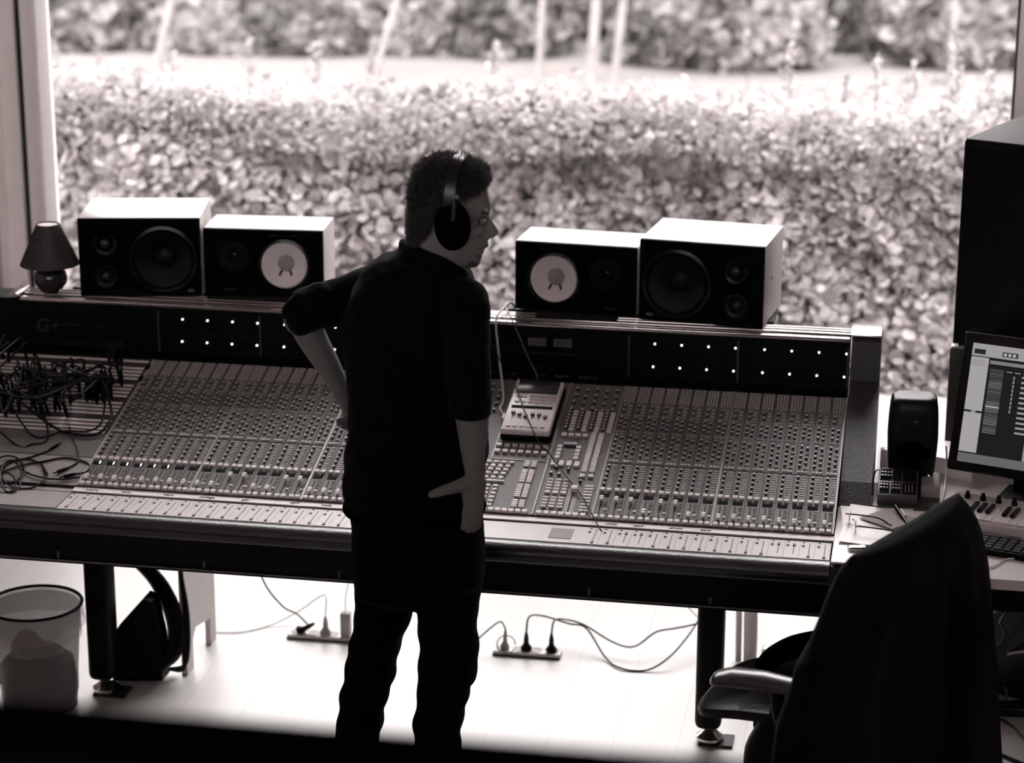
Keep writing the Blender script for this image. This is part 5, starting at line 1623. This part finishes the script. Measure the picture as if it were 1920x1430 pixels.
# shirt
m = MB()
loft(m, [(466, 752, 848, .066), (474, 738, 862, .076), (481, 716, 868, .095), (492, 695, 873, .115), (508, 682, 880, .135), (530, 672, 888, .150), (560, 660, 896, .160), (600, 648, 903, .165), (660, 650, 906, .160), (720, 655, 905, .152), (780, 657, 907, .147), (810, 656, 915, .15), (850, 652, 914, .152), (880, 651, 908, .155), (905, 650, 903, .158), (930, 650, 901, .160), (945, 653, 897, .158)])
m.tube([LS + Vector((.03, 0, -.01)), LS, LS.lerp(LE, .5) + Vector((0, 0, .004)), LE + Vector((-.008, -.005, .006))], [.066, .066, .060, .056], 18, 5)
m.ell(LE + Vector((.004, -.003, .002)), (.060, .058, .056))
m.capsule(W(600, 560, -.40), W(560, 578, -.42), .046, .040)
m.tube([RS + Vector((-.015, .02, .015)), RS, RS.lerp(RE, .4), RE + Vector((0, 0, -.018))], [.062, .064, .060, .056, .055], 18, 5)
m.tube([RE + Vector((0, 0, -.0)), RE + Vector((.0, 0, -.042))], [.055, .056], 18, 1)
# collar
m.tube([W(757, 458, PY), W(785, 470, PY - .075), W(825, 490, PY - .095), W(858, 509, PY - .06), W(870, 516, PY - .015), W(866, 505, PY + .045), W(825, 480, PY + .075), W(785, 462, PY + .062)], .0145, 10, 4, True)
m.capsule(W(755, 453, PY), W(762, 475, PY), .010, .016)
m.ell(W(795, 486, PY), (.052, .075, .020), Matrix.Rotation(.35, 3, 'Y'))
m.capsule(W(866, 512, PY - .03), W(883, 546, PY - .04), .012, .009); m.capsule(W(872, 530, PY - .05), W(884, 548, PY - .045), .010, .008)
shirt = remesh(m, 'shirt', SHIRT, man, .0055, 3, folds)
# trousers
def jf(P):
    x, y, z = P[:, 0], P[:, 1], P[:, 2]
    k = np.clip((.80 - z) / .3, 0.2, 1)
    return .0042 * k * (np.sin(75 * z + 16 * x + 3 * np.sin(20 * x)) * .6 + np.sin(47 * z - 21 * x + 12 * y) * .5)
m = MB()
loft(m, [(925, 657, 897, .148), (960, 660, 901, .150), (985, 663, 905, .152), (1030, 664, 907, .152), (1075, 666, 906, .148), (1105, 668, 902, .135), (1120, 672, 896, .10)])
loft(m, LL, LYY); loft(m, RL, RYY)
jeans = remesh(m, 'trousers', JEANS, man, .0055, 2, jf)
# belt
m = MB(); bl = [sring(948, 653, 903, .158)[i] for i in range(0, 32, 2)]
m.tube(bl, .009, 8, 2, True); m.build('belt', BLACKMATTE, man)
# shoes
for q, nm in ((W(650, 1540, LYY), 0), (W(812, 1565, RYY), 1)):
    d = Vector((.80, .60, 0)); base = Vector((q.x, q.y, 0))
    m = MB()
    m.capsule(base - d * .05 + Vector((0, 0, .050)), base + d * .05 + Vector((0, 0, .048)), .044, .044)
    m.capsule(base + d * .03 + Vector((0, 0, .042)), base + d * .15 + Vector((0, 0, .036)), .042, .034)
    m.capsule(base - d * .02 + Vector((0, 0, .05)), base - d * .01 + Vector((0, 0, .13)), .045, .048)
    m.tube([base - d * .085 + Vector((0, 0, .012)), base + d * .04 + Vector((0, 0, .012)), base + d * .185 + Vector((0, 0, .012))], [.03, .040, .030], 12, 3)
    sh_ = remesh(m, 'shoe', BLACK, man, .005, 2)
    zz = np.empty(len(sh_.data.vertices) * 3); sh_.data.vertices.foreach_get('co', zz); zz = zz.reshape(-1, 3); zz[:, 2] = np.maximum(zz[:, 2], .001); sh_.data.vertices.foreach_set('co', zz.ravel()); sh_.data.update()

# hair: a shaped cap with loose strands
m = MB()
loft(m, [(292, 816, 845, .016), (297, 804, 872, .038), (305, 793, 894, .056), (316, 784, 907, .070), (326, 780, 912, .075), (336, 776.5, 911, .078), (346, 773.5, 904, .080), (365, 768, 888, .081), (386, 766, 868, .082), (410, 765, 850, .081), (430, 764.5, 830, .077), (444, 766, 812, .068), (451, 769, 800, .055)], HY, k=40)
def hf(P):
    x, y, z = P[:, 0], P[:, 1], P[:, 2]
    return .0012 * (np.sin(160 * x + 60 * z + 40 * y) * .6 + np.sin(210 * z - 90 * x + 5 * np.sin(60 * y)) * .5 + np.sin(95 * y + 120 * x) * .5)
hair = remesh(m, 'hair', HAIR, man, .004, 2, hf)
hv = np.empty(len(hair.data.vertices) * 3); hair.data.vertices.foreach_get('co', hv); hv = hv.reshape(-1, 3)
hn = np.empty(len(hair.data.vertices) * 3); hair.data.vertices.foreach_get('normal', hn); hn = hn.reshape(-1, 3)
r4 = np.random.default_rng(8); idx = r4.choice(len(hv), 14000)
hc = hv[idx]; hN = hn[idx]
flow = np.array([0.45, 0, -.35]) + hN * .75 + r4.normal(size=hN.shape) * .35
flow /= np.linalg.norm(flow, axis=1)[:, None]
Lh = r4.uniform(.008, .018, len(hc)) * np.where(hc[:, 2] > 1.78, 1.4, .7)
cen = hc + flow * Lh[:, None] * .35
sd = np.cross(flow, hN + r4.normal(size=hN.shape) * .3)
o_h = cards('hair_strands', cen, sd, Lh, np.full(len(hc), .0010), leaf_mat('hair_strand', .06, .6, .5), None, 5, up=flow)
o_h.parent = hair; o_h['kind'] = 'stuff'

# headphones
hp = thing('headphones', 'black closed headphones worn over the hair, glossy band across the crown', 'headphones', W(850, 425, HY))
m = MB()
rings = []
for i in range(33):
    a = PI * i / 32
    cyy = HY + .102 * math.copysign(abs(math.cos(a)) ** .7, math.cos(a))
    up_ = max(math.sin(a), 1e-6) ** .55
    c = W(864, 405, cyy); zt = W(864, 293, HY).z
    z = W(852, 405, HY).z + (zt - W(852, 405, HY).z) * up_
    x = W(852, 405, HY).x + (W(865, 300, HY).x - W(852, 405, HY).x) * up_
    nrm_ = Vector((0, math.cos(a), math.sin(a) * 1.2)).normalized()
    hw = .0135
    P_ = Vector((x, cyy, z)); th = .0035
    tdir = Vector((1, 0, -.25)).normalized()
    rings.append([P_ + tdir * hw + nrm_ * th, P_ - tdir * hw + nrm_ * th, P_ - tdir * hw - nrm_ * th, P_ + tdir * hw - nrm_ * th])
m.ring(rings); m.build('headband', BLACKGLOSS, hp)
m = MB()
for dx in (-1, 1): m.ell(W(863 + dx * 8.5, 316 + dx * 3.5, HY - .047), (.0022, .0022, .0022))
m.build('rivet', CHROME, hp)
for s_ in (-1, 1):
    c = W(848, 424, HY + s_ * .088)
    m = MB(); prof_ = [(.028, 0), (.038, .004), (.040, .014), (.036, .024), (.020, .029), (.0, .030)]
    rings = []
    for r, h in prof_:
        rings.append([c + Vector((max(r, 1e-4) * math.cos(t) * .98, s_ * h, max(r, 1e-4) * 1.45 * math.sin(t))) for t in [2 * PI * k / 32 for k in range(32)]])
    m.ring(rings); m.build('ear_cup', BLACKMATTE, hp)
    m = MB(); m.tube([c + Vector((.036 * math.cos(t), -s_ * .003, .052 * math.sin(t))) for t in [2 * PI * k / 20 for k in range(20)]], .010, 8, 2, True); m.build('ear_pad', BLACKMATTE, hp)
    m = MB(); m.tube([W(852, 378, HY + s_ * .100), W(851, 395, HY + s_ * .108), W(849, 415, HY + s_ * .118)], [.010, .008, .006], 10, 3); m.build('yoke', BLACKGLOSS, hp)
MB().box(W(854, 368, HY - .1035), (.017, .002, .010), Matrix.Rotation(.1, 3, 'Y')).build('side_label', mat('side_label_grey', .11, .6, .3, noise=.15, nscale=300), hp)

# ================================================================ OFFICE CHAIR AND JACKET
NB, FB = Vector((2.234, -.861, 0)), Vector((2.459, -.406, 0))
AX = (FB - NB).normalized(); FD = Vector((-AX.y, AX.x, 0))     # along the back, and the way the chair faces
BC = (NB + FB) / 2


def WP(x, y):
    d = FW * F + RR * (x - 960) - UU * (y - 715)
    t = (BC - CP).dot(FD) / d.dot(FD)
    q = CP + d * t
    return (q - BC).dot(AX), q.z


ch = thing('office_chair', 'black office chair facing left, with a jacket over its back', 'office chair', (BC.x + FD.x * .25, BC.y + FD.y * .25, 0))
def cpnt(t, f, z): return BC + AX * t + FD * f + Vector((0, 0, z))
m = MB(); rings = []
for z, hw, cf in ((.50, .17, .05), (.60, .21, .02), (.72, .235, .0), (.85, .24, -.01), (.97, .225, -.015), (1.03, .20, -.02), (1.05, .17, -.02)):
    rings.append([cpnt(hw * math.cos(a), cf + .016 * math.sin(a) + .035 * math.cos(a) ** 2, z) for a in [2 * PI * k / 28 for k in range(28)]])
m.ring(rings); m.build('backrest', BLACK, ch)
# seat: mesh pan with rounded waterfall front
sc = Vector((2.085, -.440, .532)); SF = Vector((-.975, .222, 0)); SA = Vector((.222, .975, 0))
m = MB(); rings = []
for h, k in ((-.020, .90), (-.014, .98), (0, 1.0), (.010, .985), (.014, .93), (.008, .6), (.004, .2)):
    ring = []
    for i in range(48):
        a = 2 * PI * i / 48; cc, ss = math.cos(a), math.sin(a)
        u = .190 * k * math.copysign(abs(cc) ** .5, cc); v = .235 * k * math.copysign(abs(ss) ** .5, ss)
        drop = -.045 * max(0, v / .235) ** 2.5 + .02 * max(0, -v / .235) ** 2
        ring.append(sc + SA * u + SF * v + Vector((0, 0, h + drop)))
    rings.append(ring)
m.ring(rings); st_ = m.build('seat', mat('seat_shell_dark', .005, .45, .22, noise=.1), ch)
m = MB()
for i in range(16):
    u = -.180 + i * .0105
    m.tube([sc + SA * u + SF * v + Vector((0, 0, .0155 + .02 * max(0, -v / .235) ** 2)) for v in (.10, .02, -.06, -.15)], .0014, 5, 2)
m.build('seat_mesh_ribs', mat('mesh_rib_grey', .06, .4, .4, noise=.1), st_)
# arms
def arm(p0, p1, z, base):
    p0 = Vector(p0); p1 = Vector(p1); d = (p1 - p0); n_ = d.cross(Vector((0, 0, 1))).normalized(); rings = []
    for t, w_, h_, dz in ((0, .012, .006, -.012), (.02, .026, .013, -.008), (.07, .037, .018, -.003), (.18, .043, .021, .003), (.45, .041, .021, .003), (.75, .037, .019, -.006), (.95, .033, .016, -.014), (1, .022, .010, -.016)):
        c = p0 + d * t + Vector((0, 0, z + dz))
        rings.append([c + n_ * w_ * math.cos(a) + Vector((0, 0, h_ * math.sin(a))) for a in [2 * PI * k / 20 for k in range(20)]])
    m = MB(); m.ring(rings); a_ = m.build('armrest', DARKPL, ch)
    m = MB(); m.tube([(p0 + d * .55) + Vector((0, 0, z - .01)), (p0 + d * .6) + Vector((0, 0, z - .10)), base], .018, 10, 4); m.build('arm_post', BLACK, a_)
arm((1.888, -.700, 0), (2.185, -.735, 0), .672, sc - SA * .18 - SF * .06 + Vector((0, 0, -.02)))
fa0 = WZ(1420, 1262, .62); fa1 = WZ(1560, 1208, .64)
0 and arm((fa0.x, fa0.y, 0), (fa1.x, fa1.y, 0), .60, sc + SA * .18 - SF * .05 + Vector((0, 0, -.02)))
m = MB(); m.tube([WZ(1424, 1252, .60), WZ(1450, 1230, .62), WZ(1490, 1212, .63), WZ(1545, 1200, .63)], [.018, .026, .030, .030], 12, 5); m.build('far_arm_pad', BLACKMATTE, ch)
# mechanism, column, star base
m = MB(); m.rbox(sc + Vector((.03, -.01, -.075)), (.24, .16, .08), .02, Matrix.Rotation(math.atan2(FD.y, FD.x), 3, 'Z')); m.tube([cpnt(0, .16, .42), cpnt(0, .0, .45), cpnt(0, -.03, .62)], [.04, .035, .03], 10, 4); m.build('mechanism', BLACK, ch)
m = MB(); m.tube([W(1500, 1330, -.60), W(1462, 1362, -.60), W(1428, 1410, -.60), W(1418, 1470, -.60)], [.05, .05, .045, .03], 12, 4); m.build('tilt_housing', BLACK, ch)
MB().cyl((sc.x, sc.y, .08), (sc.x, sc.y, .40), .028, .025, 20).build('gas_column', BLACK, ch)
for i in range(5):
    a = 2 * PI * i / 5 + .4; d = Vector((math.cos(a), math.sin(a), 0)); o0 = Vector((sc.x, sc.y, 0))
    l_ = MB(); l_.tube([o0 + Vector((0, 0, .12)), o0 + d * .16 + Vector((0, 0, .11)), o0 + d * .30 + Vector((0, 0, .075))], [.032, .026, .018], 10, 4); lg_ = l_.build('base_leg', BLACK, ch)
    n_ = d.cross(Vector((0, 0, 1)))
    c = o0 + d * .29 + Vector((0, 0, .028))
    l_ = MB(); l_.cyl(c - n_ * .022, c - n_ * .004, .0275, None, 18); l_.cyl(c + n_ * .004, c + n_ * .022, .0275, None, 18); l_.cyl(c, c + Vector((0, 0, .05)), .006); l_.build('caster', BLACKGLOSS, lg_)

jk_ = thing('jacket', 'black jacket draped over the back of the office chair, hem hanging low', 'jacket', (BC.x, BC.y, .6))
Lp = [(1788, 925), (1758, 938), (1720, 962), (1680, 985), (1640, 1008), (1608, 1034), (1584, 1072), (1565, 1125), (1548, 1172), (1528, 1220), (1506, 1255), (1498, 1290), (1484, 1330), (1470, 1370), (1462, 1430), (1458, 1480)]
Rp = [(1800, 925), (1816, 948), (1830, 985), (1843, 1040), (1850, 1110), (1857, 1210), (1862, 1310), (1868, 1430), (1872, 1500), (1874, 1560)]
L2 = [WP(*q) for q in Lp]; R2 = [WP(*q) for q in Rp]
zt_ = min(L2[0][1], R2[0][1])
def at_z(T, z):
    T = sorted(T, key=lambda q: -q[1])
    for a, b in zip(T, T[1:]):
        if a[1] >= z >= b[1]: return a[0] + (b[0] - a[0]) * (a[1] - z) / max(a[1] - b[1], 1e-6)
    return T[0][0] if z > T[0][1] else T[-1][0]
rings = []
KZ = 70; zlo = .20
for i in range(KZ + 1):
    q = i / KZ; z = zt_ - .001 - (zt_ - zlo) * q ** 1.25
    t0, t1 = at_z(L2, z), at_z(R2, z)
    c = (t0 + t1) / 2; hw = max((t1 - t0) / 2, .006)
    th = .012 + .050 * min(1, q * 7) ** .6 + .035 * q
    th = min(th, hw * 1.2)
    ring = []
    for k in range(96):
        a = 2 * PI * k / 96; cc, ss = math.cos(a), math.sin(a)
        amp = .010 * min(1, q * 3)
        fold = amp * (math.sin(11 * a + 1.5 * q) * .7 + math.sin(17 * a - 2 * q + 1) * .45 + .4 * math.sin(5 * a + 4 * q))
        fold *= (abs(ss) ** .5)
        ring.append(cpnt(c + hw * cc, -.012 + .035 * (cc ** 2) * .5 + (th + fold) * math.copysign(abs(ss) ** .8, ss), z))
    rings.append(ring)
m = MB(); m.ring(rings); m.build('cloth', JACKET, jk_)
# hanging sleeve on the near side and the collar fold
m = MB(); m.tube([cpnt(.10, -.055, .96), cpnt(.12, -.110, .80), cpnt(.11, -.120, .60), cpnt(.10, -.115, .42)], [.012, .045, .042, .038], 16, 6); m.build('sleeve', JACKET, jk_)
